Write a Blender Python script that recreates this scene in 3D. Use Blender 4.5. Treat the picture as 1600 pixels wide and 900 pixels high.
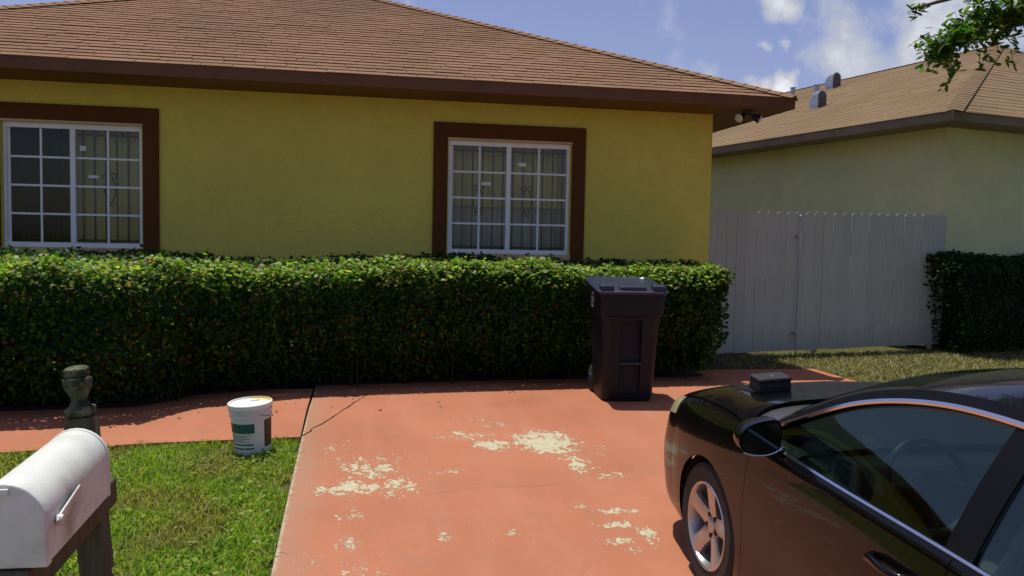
import bpy, bmesh, math, random
import numpy as np
from mathutils import Vector, Matrix, noise as mnoise
random.seed(7); rng = np.random.default_rng(7)
R = math.radians
for o in list(bpy.data.objects): bpy.data.objects.remove(o)
scene = bpy.context.scene
col = scene.collection

# ------------------------------------------------------------------ camera
CAM_H = 1.45
yaw, pit, roll = R(10.5), R(3.4), R(1.15)
Fw = Vector((math.sin(yaw)*math.cos(pit), math.cos(yaw)*math.cos(pit), -math.sin(pit)))
Rt = Vector((math.cos(yaw), -math.sin(yaw), 0)); Up = Rt.cross(Fw)
R2 = Rt*math.cos(roll) + Up*math.sin(roll); U2 = -Rt*math.sin(roll) + Up*math.cos(roll)
cd = bpy.data.cameras.new('camera'); cam = bpy.data.objects.new('camera', cd); col.objects.link(cam)
cd.sensor_width = 36; cd.lens = 36*1300/1600; cd.clip_start = .05; cd.clip_end = 3000
M = Matrix((R2, U2, -Fw)).transposed().to_4x4(); M.translation = (0, 0, CAM_H); cam.matrix_world = M
scene.camera = cam

# ------------------------------------------------------------------ world and sun
SUN = Vector((-.11, .2, 1)).normalized()
w = bpy.data.worlds.new('World'); scene.world = w; w.use_nodes = True
nt = w.node_tree; nt.nodes.clear()
def wn(t, **k):
    n = nt.nodes.new(t)
    for a, b in k.items(): setattr(n, a, b)
    return n
def wlink(a, b): nt.links.new(a, b)
def wmath(op, a, b=None, clamp=False):
    n = wn('ShaderNodeMath', operation=op, use_clamp=clamp)
    for i, v in enumerate((a, b)):
        if v is None: continue
        if isinstance(v, (int, float)): n.inputs[i].default_value = v
        else: wlink(v, n.inputs[i])
    return n.outputs[0]
sky = wn('ShaderNodeTexSky', sky_type='NISHITA', sun_disc=False)
sky.sun_elevation = math.asin(SUN.z); sky.sun_rotation = math.atan2(SUN.x, SUN.y)
sky.air_density = 1.0; sky.dust_density = 1.2; sky.ozone_density = 1.6
tc = wn('ShaderNodeTexCoord')
tint = wn('ShaderNodeMix', data_type='RGBA', blend_type='MULTIPLY'); tint.inputs[0].default_value = 1
tint.inputs[7].default_value = (1.08, .94, 1.12, 1); wlink(sky.outputs[0], tint.inputs[6])
nz = wn('ShaderNodeTexNoise'); nz.inputs['Scale'].default_value = 13; nz.inputs['Detail'].default_value = 9; nz.inputs['Roughness'].default_value = .58
wlink(tc.outputs['Generated'], nz.inputs['Vector'])
nb = wn('ShaderNodeTexNoise'); nb.inputs['Scale'].default_value = 3.3; nb.inputs['Detail'].default_value = 4
wlink(tc.outputs['Generated'], nb.inputs['Vector'])
# cumulus here and there over the whole sky, thicker round the banks that the photograph shows
wz = wn('ShaderNodeTexNoise'); wz.inputs['Scale'].default_value = 22; wz.inputs['Detail'].default_value = 6; wlink(tc.outputs['Generated'], wz.inputs['Vector'])
wv = wn('ShaderNodeVectorMath', operation='MULTIPLY_ADD'); wlink(wz.outputs['Color'], wv.inputs[0]); wv.inputs[1].default_value = (.055, .055, .055); wlink(tc.outputs['Generated'], wv.inputs[2])
wv2 = wn('ShaderNodeVectorMath', operation='SUBTRACT'); wlink(wv.outputs[0], wv2.inputs[0]); wv2.inputs[1].default_value = (.0275, .0275, .0275)
acc = wmath('MULTIPLY', wmath('SUBTRACT', nb.outputs[0], .66), 1.5)
acc = wmath('MAXIMUM', acc, -.25)
for d, r, a in (((.438, .884, .166), .036, .95), ((.462, .873, .168), .032, .92), ((.452, .853, .258), .034, .40), ((.520, .824, .222), .085, .40),
                ((.440, .870, .2185), .016, .42), ((.458, .862, .2195), .015, .40), ((.59, .776, .225), .11, .44), ((.054, .963, .272), .035, .34)):
    vd = wn('ShaderNodeVectorMath', operation='DISTANCE'); vd.inputs[1].default_value = d
    wlink(wv2.outputs[0], vd.inputs[0])
    g = wmath('SUBTRACT', 1, wmath('DIVIDE', vd.outputs['Value'], r), clamp=True)
    acc = wmath('MAXIMUM', acc, wmath('MULTIPLY', g, a))
dens = wmath('ADD', acc, wmath('MULTIPLY', wmath('SUBTRACT', nz.outputs[0], .5), .95))
mr = wn('ShaderNodeMapRange', interpolation_type='SMOOTHSTEP'); wlink(dens, mr.inputs[0])
mr.inputs[1].default_value = .10; mr.inputs[2].default_value = .34; mr.inputs[4].default_value = .88
cr_ = wn('ShaderNodeValToRGB'); wlink(dens, cr_.inputs[0])
cr_.color_ramp.elements[0].position = .14; cr_.color_ramp.elements[0].color = (5.6, 6.0, 7.2, 1)
cr_.color_ramp.elements[1].position = .55; cr_.color_ramp.elements[1].color = (9.4, 9.5, 9.8, 1)
e = cr_.color_ramp.elements.new(.30); e.color = (5.4, 5.6, 6.3, 1)
mx = wn('ShaderNodeMix', data_type='RGBA'); wlink(mr.outputs[0], mx.inputs[0]); wlink(tint.outputs[2], mx.inputs[6]); wlink(cr_.outputs[0], mx.inputs[7])
bg = wn('ShaderNodeBackground'); bg.inputs[1].default_value = .098; wlink(mx.outputs[2], bg.inputs[0])
wo = wn('ShaderNodeOutputWorld'); wlink(bg.outputs[0], wo.inputs[0])
sl = bpy.data.lights.new('sun', 'SUN'); sl.energy = 4.6; sl.angle = R(.53); sl.color = (1, .95, .86)
so = bpy.data.objects.new('sun', sl); col.objects.link(so); so.rotation_mode = 'QUATERNION'
so.rotation_quaternion = SUN.to_track_quat('Z', 'Y'); so.location = (0, 0, 30)
vs = scene.view_settings
vs.view_transform = 'Standard'; vs.look = 'None'; vs.exposure = 0.0; vs.gamma = 1

# ------------------------------------------------------------------ helpers
def gz(Y): return -0.07*max(0., 7-max(Y, -4))
class MB:
    def __init__(s, off=(0, 0, 0)): s.v = []; s.f = []; s.off = Vector(off)
    def add(s, vs_, fs):
        n = len(s.v); s.v += [tuple(Vector(p)-s.off) for p in vs_]; s.f += [tuple(n+i for i in f) for f in fs]; return s
    def box(s, a, b):
        x0, y0, z0 = a; x1, y1, z1 = b
        return s.add([(x0,y0,z0),(x1,y0,z0),(x1,y1,z0),(x0,y1,z0),(x0,y0,z1),(x1,y0,z1),(x1,y1,z1),(x0,y1,z1)],
                     [(0,3,2,1),(4,5,6,7),(0,1,5,4),(1,2,6,5),(2,3,7,6),(3,0,4,7)])
    def obox(s, c, ax, ay, az):
        c, ax, ay, az = map(Vector, (c, ax, ay, az))
        vs_ = [c+ax*i+ay*j+az*k for k in (-1, 1) for i, j in ((-1,-1),(1,-1),(1,1),(-1,1))]
        return s.add(vs_, [(0,3,2,1),(4,5,6,7),(0,1,5,4),(1,2,6,5),(2,3,7,6),(3,0,4,7)])
    def quad(s, a, b, c, d): return s.add([a, b, c, d], [(0,1,2,3)])
    def tube(s, pts, r, n=8, cap=True):
        pts = [Vector(p) for p in pts]; rs = r if isinstance(r, (list, tuple)) else [r]*len(pts)
        vs_ = []; up = Vector((.3, .2, 1)).normalized()
        for i, p in enumerate(pts):
            t = (pts[min(i+1, len(pts)-1)]-pts[max(i-1, 0)]).normalized()
            a = t.cross(up)
            if a.length < 1e-3: a = t.cross(Vector((1, 0, 0)))
            a.normalize(); b = t.cross(a).normalized()
            vs_ += [p+(a*math.cos(2*math.pi*k/n)+b*math.sin(2*math.pi*k/n))*rs[i] for k in range(n)]
        fs = [(i*n+k, i*n+(k+1) % n, (i+1)*n+(k+1) % n, (i+1)*n+k) for i in range(len(pts)-1) for k in range(n)]
        if cap: fs += [tuple(range(n)), tuple(reversed(range((len(pts)-1)*n, len(pts)*n)))]
        return s.add(vs_, fs)
    def lathe(s, prof, n=32, org=(0, 0, 0), axis='Z'):
        o = Vector(org); vs_ = []
        for r, h in prof:
            for k in range(n):
                a = 2*math.pi*k/n; c, d = r*math.cos(a), r*math.sin(a)
                vs_.append(o+Vector((c, d, h) if axis == 'Z' else (h, c, d)))
        m = len(prof)
        fs = [(i*n+k, i*n+(k+1) % n, (i+1)*n+(k+1) % n, (i+1)*n+k) for i in range(m-1) for k in range(n)]
        fs += [tuple(reversed(range(n))), tuple(range((m-1)*n, m*n))]
        return s.add(vs_, fs)
    def prism(s, poly, d):          # poly: list of 3D points, extruded by vector d
        poly = [Vector(p) for p in poly]; d = Vector(d); n = len(poly)
        return s.add(poly+[p+d for p in poly], [tuple(reversed(range(n))), tuple(range(n, 2*n))]+[(i, (i+1) % n, n+(i+1) % n, n+i) for i in range(n)])
    def loft(s, rings, closed=True, cap=True):
        n = len(rings[0]); vs_ = [p for r in rings for p in r]; m = n if closed else n-1
        fs = [(i*n+k, i*n+(k+1) % n, (i+1)*n+(k+1) % n, (i+1)*n+k) for i in range(len(rings)-1) for k in range(m)]
        if cap and closed: fs += [tuple(reversed(range(n))), tuple(range((len(rings)-1)*n, len(rings)*n))]
        return s.add(vs_, fs)
    def build(s, name, mat, parent=None, smooth=False, bevel=0, fixn=True, seg=2):
        me = bpy.data.meshes.new(name); me.from_pydata([tuple(v) for v in s.v], [], s.f)
        if fixn:
            bm = bmesh.new(); bm.from_mesh(me); bmesh.ops.recalc_face_normals(bm, faces=bm.faces); bm.to_mesh(me); bm.free()
        return link(name, me, mat, parent, smooth, bevel, seg)
def link(name, me, mat, parent=None, smooth=False, bevel=0, seg=2):
    o = bpy.data.objects.new(name, me); col.objects.link(o)
    if mat is not None and not me.materials: me.materials.append(mat)
    if parent is not None: o.parent = parent
    if smooth:
        me.polygons.foreach_set('use_smooth', [True]*len(me.polygons))
        if smooth != 'all':
            me.set_sharp_from_angle(angle=R(smooth if smooth is not True else 35))
    if bevel:
        b = o.modifiers.new('bevel', 'BEVEL'); b.width = bevel; b.segments = seg; b.limit_method = 'ANGLE'; b.angle_limit = R(40)
        if smooth: b.harden_normals = False
    return o
def empty(name, loc=(0, 0, 0), rz=0):
    o = bpy.data.objects.new(name, None); col.objects.link(o); o.location = loc; o.rotation_euler = (0, 0, rz); o.empty_display_size = .2
    return o
def tag(o, label=None, cat=None, group=None, kind=None):
    if label: o['label'] = label
    if cat: o['category'] = cat
    if group: o['group'] = group
    if kind: o['kind'] = kind
    return o

# ------------------------------------------------------------------ materials
class NT:
    def __init__(s, name):
        s.m = bpy.data.materials.new(name); s.m.use_nodes = True; s.t = s.m.node_tree; s.t.nodes.clear()
        s.out = s.n('ShaderNodeOutputMaterial')
    def n(s, t, **k):
        x = s.t.nodes.new(t)
        for a, b in k.items(): setattr(x, a, b)
        return x
    def l(s, a, b): s.t.links.new(a, b)
    def set(s, sock, v):
        if isinstance(v, bpy.types.NodeSocket): s.l(v, sock)
        elif isinstance(v, (tuple, list)) and len(v) == 3 and sock.type == 'RGBA': sock.default_value = (*v, 1)
        else: sock.default_value = v
    def math(s, op, a, b=0., c=None, clamp=False):
        x = s.n('ShaderNodeMath', operation=op, use_clamp=clamp); s.set(x.inputs[0], a); s.set(x.inputs[1], b)
        if c is not None: s.set(x.inputs[2], c)
        return x.outputs[0]
    def mix(s, f, a, b, mode='MIX'):
        x = s.n('ShaderNodeMix', data_type='RGBA', blend_type=mode); s.set(x.inputs[0], f); s.set(x.inputs[6], a); s.set(x.inputs[7], b); return x.outputs[2]
    def noise(s, scale, detail=4, rough=.55, vec=None, dist=0):
        x = s.n('ShaderNodeTexNoise'); x.inputs['Scale'].default_value = scale; x.inputs['Detail'].default_value = detail
        x.inputs['Roughness'].default_value = rough; x.inputs['Distortion'].default_value = dist
        s.l(vec if vec is not None else s.obj(), x.inputs['Vector']); return x.outputs[0]
    def obj(s):
        if not hasattr(s, '_tc'): s._tc = s.n('ShaderNodeTexCoord')
        return s._tc.outputs['Object']
    def pos(s):
        if not hasattr(s, '_g'): s._g = s.n('ShaderNodeNewGeometry')
        return s._g.outputs['Position']
    def island(s):
        s.pos(); return s._g.outputs['Random Per Island']
    def ramp(s, f, stops):
        x = s.n('ShaderNodeValToRGB'); s.l(f, x.inputs[0]); el = x.color_ramp.elements
        while len(el) < len(stops): el.new(.5)
        for e_, (p, c) in zip(el, stops): e_.position = p; e_.color = (*c, 1) if len(c) == 3 else c
        return x.outputs[0]
    def rng(s, f, a, b, c=0., d=1., sm=False):
        x = s.n('ShaderNodeMapRange'); x.interpolation_type = 'SMOOTHSTEP' if sm else 'LINEAR'; s.l(f, x.inputs[0])
        for i, v in enumerate((a, b, c, d)): x.inputs[i+1].default_value = v
        return x.outputs[0]
    def bump(s, h, dist=.01, strength=1.):
        x = s.n('ShaderNodeBump'); x.inputs['Distance'].default_value = dist; x.inputs['Strength'].default_value = strength; s.l(h, x.inputs['Height']); return x.outputs[0]
    def bsdf(s, color, rough=.6, metal=0., normal=None, coat=0., spec=.5, **k):
        x = s.n('ShaderNodeBsdfPrincipled'); s.set(x.inputs['Base Color'], color); s.set(x.inputs['Roughness'], rough); s.set(x.inputs['Metallic'], metal)
        s.set(x.inputs['Coat Weight'], coat); s.set(x.inputs['Specular IOR Level'], spec)
        for a, b in k.items(): s.set(x.inputs[a.replace('_', ' ')], b)
        if normal is not None: s.l(normal, x.inputs['Normal'])
        s.l(x.outputs[0], s.out.inputs[0]); return x
def plain(name, c, rough=.6, metal=0., var=.15, scale=8., bump=0., bscale=120., coat=0., spec=.5):
    m = NT(name); f = m.noise(scale, 5)
    cc = m.mix(m.rng(f, .3, .7), tuple(x*(1-var) for x in c), tuple(min(1, x*(1+var)) for x in c))
    nrm = m.bump(m.noise(bscale, 3), bump) if bump else None
    m.bsdf(cc, rough, metal, nrm, coat, spec); return m.m

def mat_stucco(name, c, var=.1):
    m = NT(name)
    big = m.noise(.7, 4); med = m.noise(5, 5); gr = m.noise(28, 4, .7)
    cc = m.mix(m.rng(big, .3, .7), tuple(x*(1-var) for x in c), tuple(min(.9, x*(1+var)) for x in c))
    cc = m.mix(m.rng(med, .45, .8, 0, .22), cc, tuple(x*.66 for x in c))
    cc = m.mix(m.rng(gr, .35, .75, 0, .30), cc, tuple(x*.62 for x in c))
    mp = m.n('ShaderNodeMapping'); mp.inputs['Scale'].default_value = (3.2, 3.2, .22); m.l(m.obj(), mp.inputs[0])
    dr = m.noise(2.2, 6, .62, vec=mp.outputs[0]); cc = m.mix(m.rng(dr, .56, .78, 0, .16), cc, tuple(x*.55+.02 for x in c))
    fine = m.math('ADD', m.noise(120, 3), m.math('MULTIPLY', gr, 1.6))
    m.bsdf(cc, .9, 0, m.bump(fine, .010, .9), spec=.2); return m.m
M_wall = mat_stucco('yellow_stucco', (.82, .70, .135))
M_trimbrown = mat_stucco('brown_stucco', (.135, .050, .015))
M_nwall = mat_stucco('pale_stucco', (.84, .83, .47))
M_peach = plain('peach_caulk', (.62, .42, .26), .8)
M_brown = plain('brown_fascia_paint', (.135, .047, .012), .6, var=.2, scale=3, bump=.001)
M_nbrown = plain('weathered_tan_fascia', (.20, .15, .09), .7, var=.25, scale=2, bump=.001)
M_white = plain('white_aluminium', (.82, .84, .82), .4, var=.06, scale=4)
M_iron = plain('black_iron', (.012, .012, .012), .5)
M_dark = plain('dark_void', (.012, .012, .013), .9)
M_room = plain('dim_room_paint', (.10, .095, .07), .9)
def mat_shingle(name, a, b, c):
    m = NT(name); oi = m.n('ShaderNodeObjectInfo')
    r = m.math('FRACT', m.math('ADD', oi.outputs['Random'], m.island()))
    cc = m.mix(.45, b, m.ramp(r, [(0, a), (.5, b), (1, c)]))
    g = m.noise(260, 2, vec=m.pos()); cc = m.mix(m.rng(g, .3, .75, 0, .45), cc, tuple(x*.45 for x in b))
    st = m.noise(.55, 4, vec=m.pos()); cc = m.mix(m.rng(st, .42, .7, 0, .38), cc, tuple(x*.6 for x in a))
    m.bsdf(cc, .95, 0, m.bump(g, .004), spec=.15); return m.m
M_shingle = mat_shingle('red_brown_shingle', (.215, .125, .072), (.285, .165, .095), (.34, .20, .120))
M_nshingle = mat_shingle('tan_shingle', (.225, .155, .085), (.26, .18, .10), (.29, .205, .12))
def mat_glass(name, tintc=(.8, .86, .84), fac=1.0):
    m = NT(name); fr = m.n('ShaderNodeFresnel'); fr.inputs[0].default_value = 1.5
    tr = m.n('ShaderNodeBsdfTransparent'); tr.inputs[0].default_value = (*tintc, 1)
    gl = m.n('ShaderNodeBsdfGlossy'); gl.inputs[0].default_value = (1, 1, 1, 1); gl.inputs['Roughness'].default_value = .03
    ms = m.n('ShaderNodeMixShader'); m.l(m.math('MULTIPLY', fr.outputs[0], fac, clamp=True), ms.inputs[0]); m.l(tr.outputs[0], ms.inputs[1]); m.l(gl.outputs[0], ms.inputs[2])
    m.l(ms.outputs[0], m.out.inputs[0]); return m.m
M_glass = mat_glass('window_glass', (.92, .95, .92), .6)
M_screen = mat_glass('screened_glass', (.60, .66, .60), .6)
M_carglass = mat_glass('tinted_car_glass', (.56, .64, .60), .26)
M_curtain = plain('tan_curtain', (.72, .62, .26), .95, var=.1, scale=2)
M_greyreflect = plain('grey_reflection_sheet', (.55, .56, .56), .95, var=.1, scale=2)  # stands in for the grey reflection in the lower glass
M_darkroom = plain('dark_green_room_sheet', (.20, .24, .12), .95, var=.2, scale=2)  # stands in for the unlit room past the open curtain
M_paper = plain('paper_sticker', (.75, .78, .76), .7)

PATCH = [(1.40,6.02,.22,.25,1.0),(1.26,6.0,.12,.15,.9),(1.53,5.55,.11,.20,.72),(.84,6.22,.2,.12,.68),(.98,5.98,.13,.11,.82),(1.08,6.5,.12,.08,.6),(.87,6.56,.2,.13,.5),(-.17,5.96,.14,.24,.42),(.08,5.55,.17,.22,.75),(-.04,5.2,.2,.12,.8),
 (.26,5.18,.1,.15,.8),(.62,5.43,.1,.07,.6),(-.04,4.78,.08,.09,.55),(-.04,4.4,.08,.09,.6),(-.18,4.22,.22,.12,.42),(.01,4.05,.12,.08,.55),(.85,4.45,.04,.04,.9),(.48,4.44,.04,.05,.8),(1.53,4.68,.11,.05,.75),(1.48,4.49,.12,.05,.75),
 (1.38,4.28,.11,.05,.8),(1.6,4.34,.05,.12,.85),(1.45,4.17,.05,.04,.6),(.27,5.71,.15,.14,.45),(1.7,5.28,.13,.08,.5),(1.75,5.84,.07,.18,.5),(1.38,4.76,.12,.05,.45),(.95,3.7,.1,.06,.5),(.5,3.5,.15,.08,.5)]
def mat_drive(name, patches, edge=True):
    m = NT(name); P = m.pos(); sep = m.n('ShaderNodeSeparateXYZ'); m.l(P, sep.inputs[0]); X, Y = sep.outputs[0], sep.outputs[1]
    big = m.noise(.9, 5, vec=P); med = m.noise(7, 6, .6, vec=P); fine = m.noise(140, 3, vec=P)
    c = m.mix(m.rng(big, .3, .7), (.345, .122, .054), (.435, .160, .078))
    tr_ = m.n('ShaderNodeMapping'); tr_.inputs['Scale'].default_value = (2.6, .35, 1); m.l(P, tr_.inputs[0]); c = m.mix(m.rng(m.noise(1.3, 5, vec=tr_.outputs[0]), .48, .7, 0, .30), c, (.45, .20, .115))
    c = m.mix(m.rng(m.noise(3.1, 7, .7, vec=P, dist=.6), .58, .70, 0, .38), c, (.25, .115, .07))
    c = m.mix(m.rng(m.noise(55, 4, .6, vec=P), .60, .72, 0, .45), c, (.22, .09, .05))
    c = m.mix(m.rng(med, .5, .75, 0, .22), c, (.36, .18, .11))
    c = m.mix(m.rng(fine, .35, .7, 0, .16), c, (.28, .11, .06))
    blot = m.noise(2.2, 6, .65, vec=P); c = m.mix(m.rng(blot, .56, .72, 0, .35), c, (.29, .13, .08))
    h = fine
    if edge:
        ed = m.math('ADD', m.math('SUBTRACT', X, -.42), m.math('MULTIPLY', m.math('SUBTRACT', med, .5), .5))
        c = m.mix(m.rng(ed, 0., .28, .5, 0., True), c, (.30, .20, .13))
        c = m.mix(m.rng(m.math('ADD', m.math('SUBTRACT', X, -.41), m.math('MULTIPLY', m.math('SUBTRACT', m.noise(18, 3, vec=P), .5), .06)), .005, .03, .85, 0.), c, (.42, .37, .27))
    if patches:
        acc = None
        for x, y, rx, ry, a in patches:
            dx = m.math('DIVIDE', m.math('SUBTRACT', X, x), rx*1.5); dy = m.math('DIVIDE', m.math('SUBTRACT', Y, y), ry*1.5)
            d2 = m.math('ADD', m.math('MULTIPLY', dx, dx), m.math('MULTIPLY', dy, dy))
            g = m.math('MULTIPLY', m.math('SUBTRACT', 1., m.math('MULTIPLY', d2, .75), clamp=True), a)
            acc = g if acc is None else m.math('MAXIMUM', acc, g)
        mp = m.n('ShaderNodeMapping'); mp.inputs['Scale'].default_value = (1, .75, 1); m.l(P, mp.inputs[0])
        n1 = m.math('ADD', m.math('MULTIPLY', m.noise(13, 9, .72, vec=mp.outputs[0], dist=.9), .62), m.math('MULTIPLY', m.noise(37, 6, .7, vec=mp.outputs[0], dist=.5), .38))
        t = m.math('ADD', m.math('MULTIPLY', acc, .225), n1)
        mask = m.rng(t, .648, .656)
        spots = m.rng(m.math('ADD', m.noise(34, 4, .6, vec=P), m.math('MULTIPLY', acc, .13)), .722, .730)
        mask = m.math('MAXIMUM', mask, spots)
        bare = m.mix(m.rng(m.noise(24, 5, vec=P), .35, .65), (.50, .46, .29), (.40, .37, .24))
        rim = m.rng(t, .60, .648, 0, .35)
        c = m.mix(rim, c, (.40, .13, .08))
        c = m.mix(mask, c, bare)
        h = m.math('SUBTRACT', fine, m.math('MULTIPLY', mask, 2.))
        # hairline cracks
    rough = m.rng(big, .3, .7, .62, .8)
    m.bsdf(c, rough, 0, m.bump(h, .0015, .7), spec=.35); return m.m
M_drive = mat_drive('peeling_red_painted_concrete', PATCH)
M_walk = mat_drive('red_painted_walk', None, False)
def mat_ground():
    m = NT('turf_soil'); P = m.pos(); a = m.noise(1.3, 5, vec=P); b = m.noise(30, 5, .7, vec=P)
    c = m.mix(m.rng(a, .35, .65), (.06, .09, .018), (.12, .105, .04)); c = m.mix(m.rng(b, .4, .7, 0, .6), c, (.03, .035, .01))
    m.bsdf(c, .95, 0, m.bump(b, .02), spec=.1); return m.m
M_ground = mat_ground()
M_soil = plain('dark_garden_soil', (.045, .030, .018), .95, var=.4, scale=20, bump=.02, bscale=40)
def mat_leaf(name, stops, trans=.35, rough=.38, patch=None, tb=1.6, spec=.5):
    m = NT(name); c = m.ramp(m.island(), stops)
    if patch:
        f = m.noise(patch[0], 4, vec=m.pos()); c = m.mix(m.rng(f, patch[1], patch[2], 0, patch[3]), c, patch[4])
    x = m.bsdf(c, rough, spec=spec)
    tr = m.n('ShaderNodeBsdfTranslucent'); m.l(m.mix(1, c, (tb, tb*1.05, tb*.5), 'MULTIPLY'), tr.inputs[0])
    ms = m.n('ShaderNodeMixShader'); ms.inputs[0].default_value = trans; m.l(x.outputs[0], ms.inputs[1]); m.l(tr.outputs[0], ms.inputs[2]); m.l(ms.outputs[0], m.out.inputs[0]); return m.m
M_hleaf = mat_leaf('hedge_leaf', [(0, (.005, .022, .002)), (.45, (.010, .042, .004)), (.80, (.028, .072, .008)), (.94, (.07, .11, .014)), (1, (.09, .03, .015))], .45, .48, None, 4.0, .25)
M_sunlitleaf = mat_leaf('hedge_sunlit_leaf', [(0, (.08, .17, .012)), (.5, (.17, .29, .022)), (.85, (.33, .40, .07)), (1, (.24, .13, .06))], .45, .45, None, 2.4, .3)  # brighter leaf copy: sunlight on the hedge top put into the colour
M_nleaf = mat_leaf('dark_hedge_leaf', [(0, (.004, .016, .003)), (.6, (.01, .03, .005)), (1, (.03, .06, .01))], .3, .45, None, 3., .2)
M_tleaf = mat_leaf('tree_leaf', [(0, (.02, .07, .010)), (.6, (.05, .12, .016)), (1, (.13, .19, .03))], .45, .35, None, 2.4)
M_grass = mat_leaf('lawn_grass', [(0, (.09, .19, .012)), (.5, (.18, .30, .02)), (.85, (.26, .34, .04)), (1, (.44, .38, .15))], .4, .55, (1.7, .46, .62, .65, (.23, .19, .06)), 2.0, .3)
M_drygrass = mat_leaf('dry_lawn_grass', [(0, (.10, .12, .03)), (.5, (.20, .18, .06)), (1, (.32, .27, .12))], .3, .6)
M_bark = plain('bark', (.10, .075, .05), .9, var=.4, scale=20, bump=.01, bscale=60)
M_twig = plain('hedge_twig', (.018, .015, .009), .9, var=.4, scale=20)

# ------------------------------------------------------------------ ground, driveway, walk
ys = [-300, -4, 0, 3, 5, 7, 9, 12, 30, 900]
def sheet(name, xs, ys_, mat, dz, thick=0, label=None):
    mb = MB()
    for i in range(len(ys_)-1):
        a, b = ys_[i], ys_[i+1]
        for j in range(len(xs)-1):
            mb.quad((xs[j], a, gz(a)+dz), (xs[j+1], a, gz(a)+dz), (xs[j+1], b, gz(b)+dz), (xs[j], b, gz(b)+dz))
    return mb
g = sheet('ground', [-600, -20, 20, 600], ys, M_ground, -.045).build('ground', M_ground, fixn=False); tag(g, kind='structure')
M_road = plain('worn_asphalt', (.17, .165, .155), .9, var=.2, scale=2, bump=.004, bscale=90); M_conc = plain('pale_concrete', (.46, .44, .39), .85, var=.15, scale=2, bump=.002, bscale=80)
tag(sheet('street', [-300, -30, 30, 300], [-11, -8, -4, -.9], M_road, -.03).build('street', M_road, fixn=False), kind='structure')  # unseen street and sidewalk, added to bounce sun onto shaded fronts
tag(sheet('sidewalk', [-300, -30, -.41], [-.9, 0, .9], M_conc, -.012).build('sidewalk', M_conc, fixn=False), kind='structure')
def slab(name, poly, mat, dz, depth=.12, steps=None):
    # a flat polygon with x-limits given per y : rows (y, x0, x1)
    mb = MB(); n = len(poly)
    v = []; f = []
    for y, a, b in poly:
        z = gz(y)+dz; v += [(a, y, z), (b, y, z), (a, y, z-depth), (b, y, z-depth)]
    for i in range(n-1):
        p, q = 4*i, 4*i+4
        f += [(p, p+1, q+1, q), (p+2, q+2, q+3, p+3), (p, q, q+2, p+2), (p+1, p+3, q+3, q+1)]
    f += [(0, 2, 3, 1), (4*n-4, 4*n-3, 4*n-1, 4*n-2)]
    mb.add(v, f); o = mb.build(name, mat); tag(o, kind='structure'); return o
slab('driveway', [(-.88, -.40, 5.25), (0, -.40, 5.25), (3, -.40, 5.25), (5, -.405, 5.25), (6.285, -.40, 5.25), (7, -.392, 5.25), (8.86, -.385, 5.25)], M_drive, 0)
# walkway along the hedge: its front edge runs slightly askew
mb = MB(); front = [(-.412, 6.285), (-1.47, 6.22), (-2.37, 6.09), (-4, 5.86), (-9, 5.2)]
for (x0, y0), (x1, y1) in zip(front, front[1:]):
    t0 = (x0, y0, gz(y0)-.002); t1 = (x1, y1, gz(y1)-.002)
    m0 = (x0, 7, -.002); m1 = (x1, 7, -.002); e0 = (x0, 8.0, -.002); e1 = (x1, 8.0, -.002)
    mb.quad(t1, t0, m0, m1); mb.quad(m1, m0, e0, e1)
    mb.quad((t1[0], t1[1], t1[2]-.1), (t0[0], t0[1], t0[2]-.1), t0, t1)
mb.quad((-.412, 6.285, gz(6.285)-.1), (-.412, 7, -.1), (-.412, 7, -.002), (-.412, 6.285, gz(6.285)-.002))
mb.quad((-.412, 7, -.1), (-.412, 8, -.1), (-.412, 8, -.002), (-.412, 7, -.002))
tag(mb.build('walkway', M_walk, fixn=False), kind='structure')
M_crack = plain('crack_dirt', (.045, .022, .012), .95)
def strip(path, w0, dz=.004):
    mb = MB(); rnd = random.Random(3); P = []
    for (x0, y0), (x1, y1) in zip(path, path[1:]):
        n = max(2, int(math.hypot(x1-x0, y1-y0)/.06))
        for i in range(n): P.append((x0+(x1-x0)*i/n+rnd.uniform(-.012, .012), y0+(y1-y0)*i/n+rnd.uniform(-.012, .012)))
    P.append(path[-1])
    for i in range(len(P)-1):
        a, b = Vector((*P[i], gz(P[i][1])+dz)), Vector((*P[i+1], gz(P[i+1][1])+dz)); t = (b-a); nn = Vector((-t.y, t.x, 0)).normalized()
        wa = w0*(.4+1.2*abs(mnoise.noise(a*9))); wb = w0*(.4+1.2*abs(mnoise.noise(b*9)))
        mb.quad(a-nn*wa, b-nn*wb, b+nn*wb, a+nn*wa)
    return mb
cr = strip([(-.39, 6.3), (-.283, 6.587), (-.191, 6.775), (-.068, 7.122), (.098, 7.692)], .0075)
tag(cr.build('driveway_crack', M_crack, fixn=False), kind='structure')
cr = strip([(.45, 5.06), (.8, 5.14), (1.1, 5.12), (1.35, 5.17)], .0011)
tag(cr.build('driveway_crack', M_crack, fixn=False), kind='structure')
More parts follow.
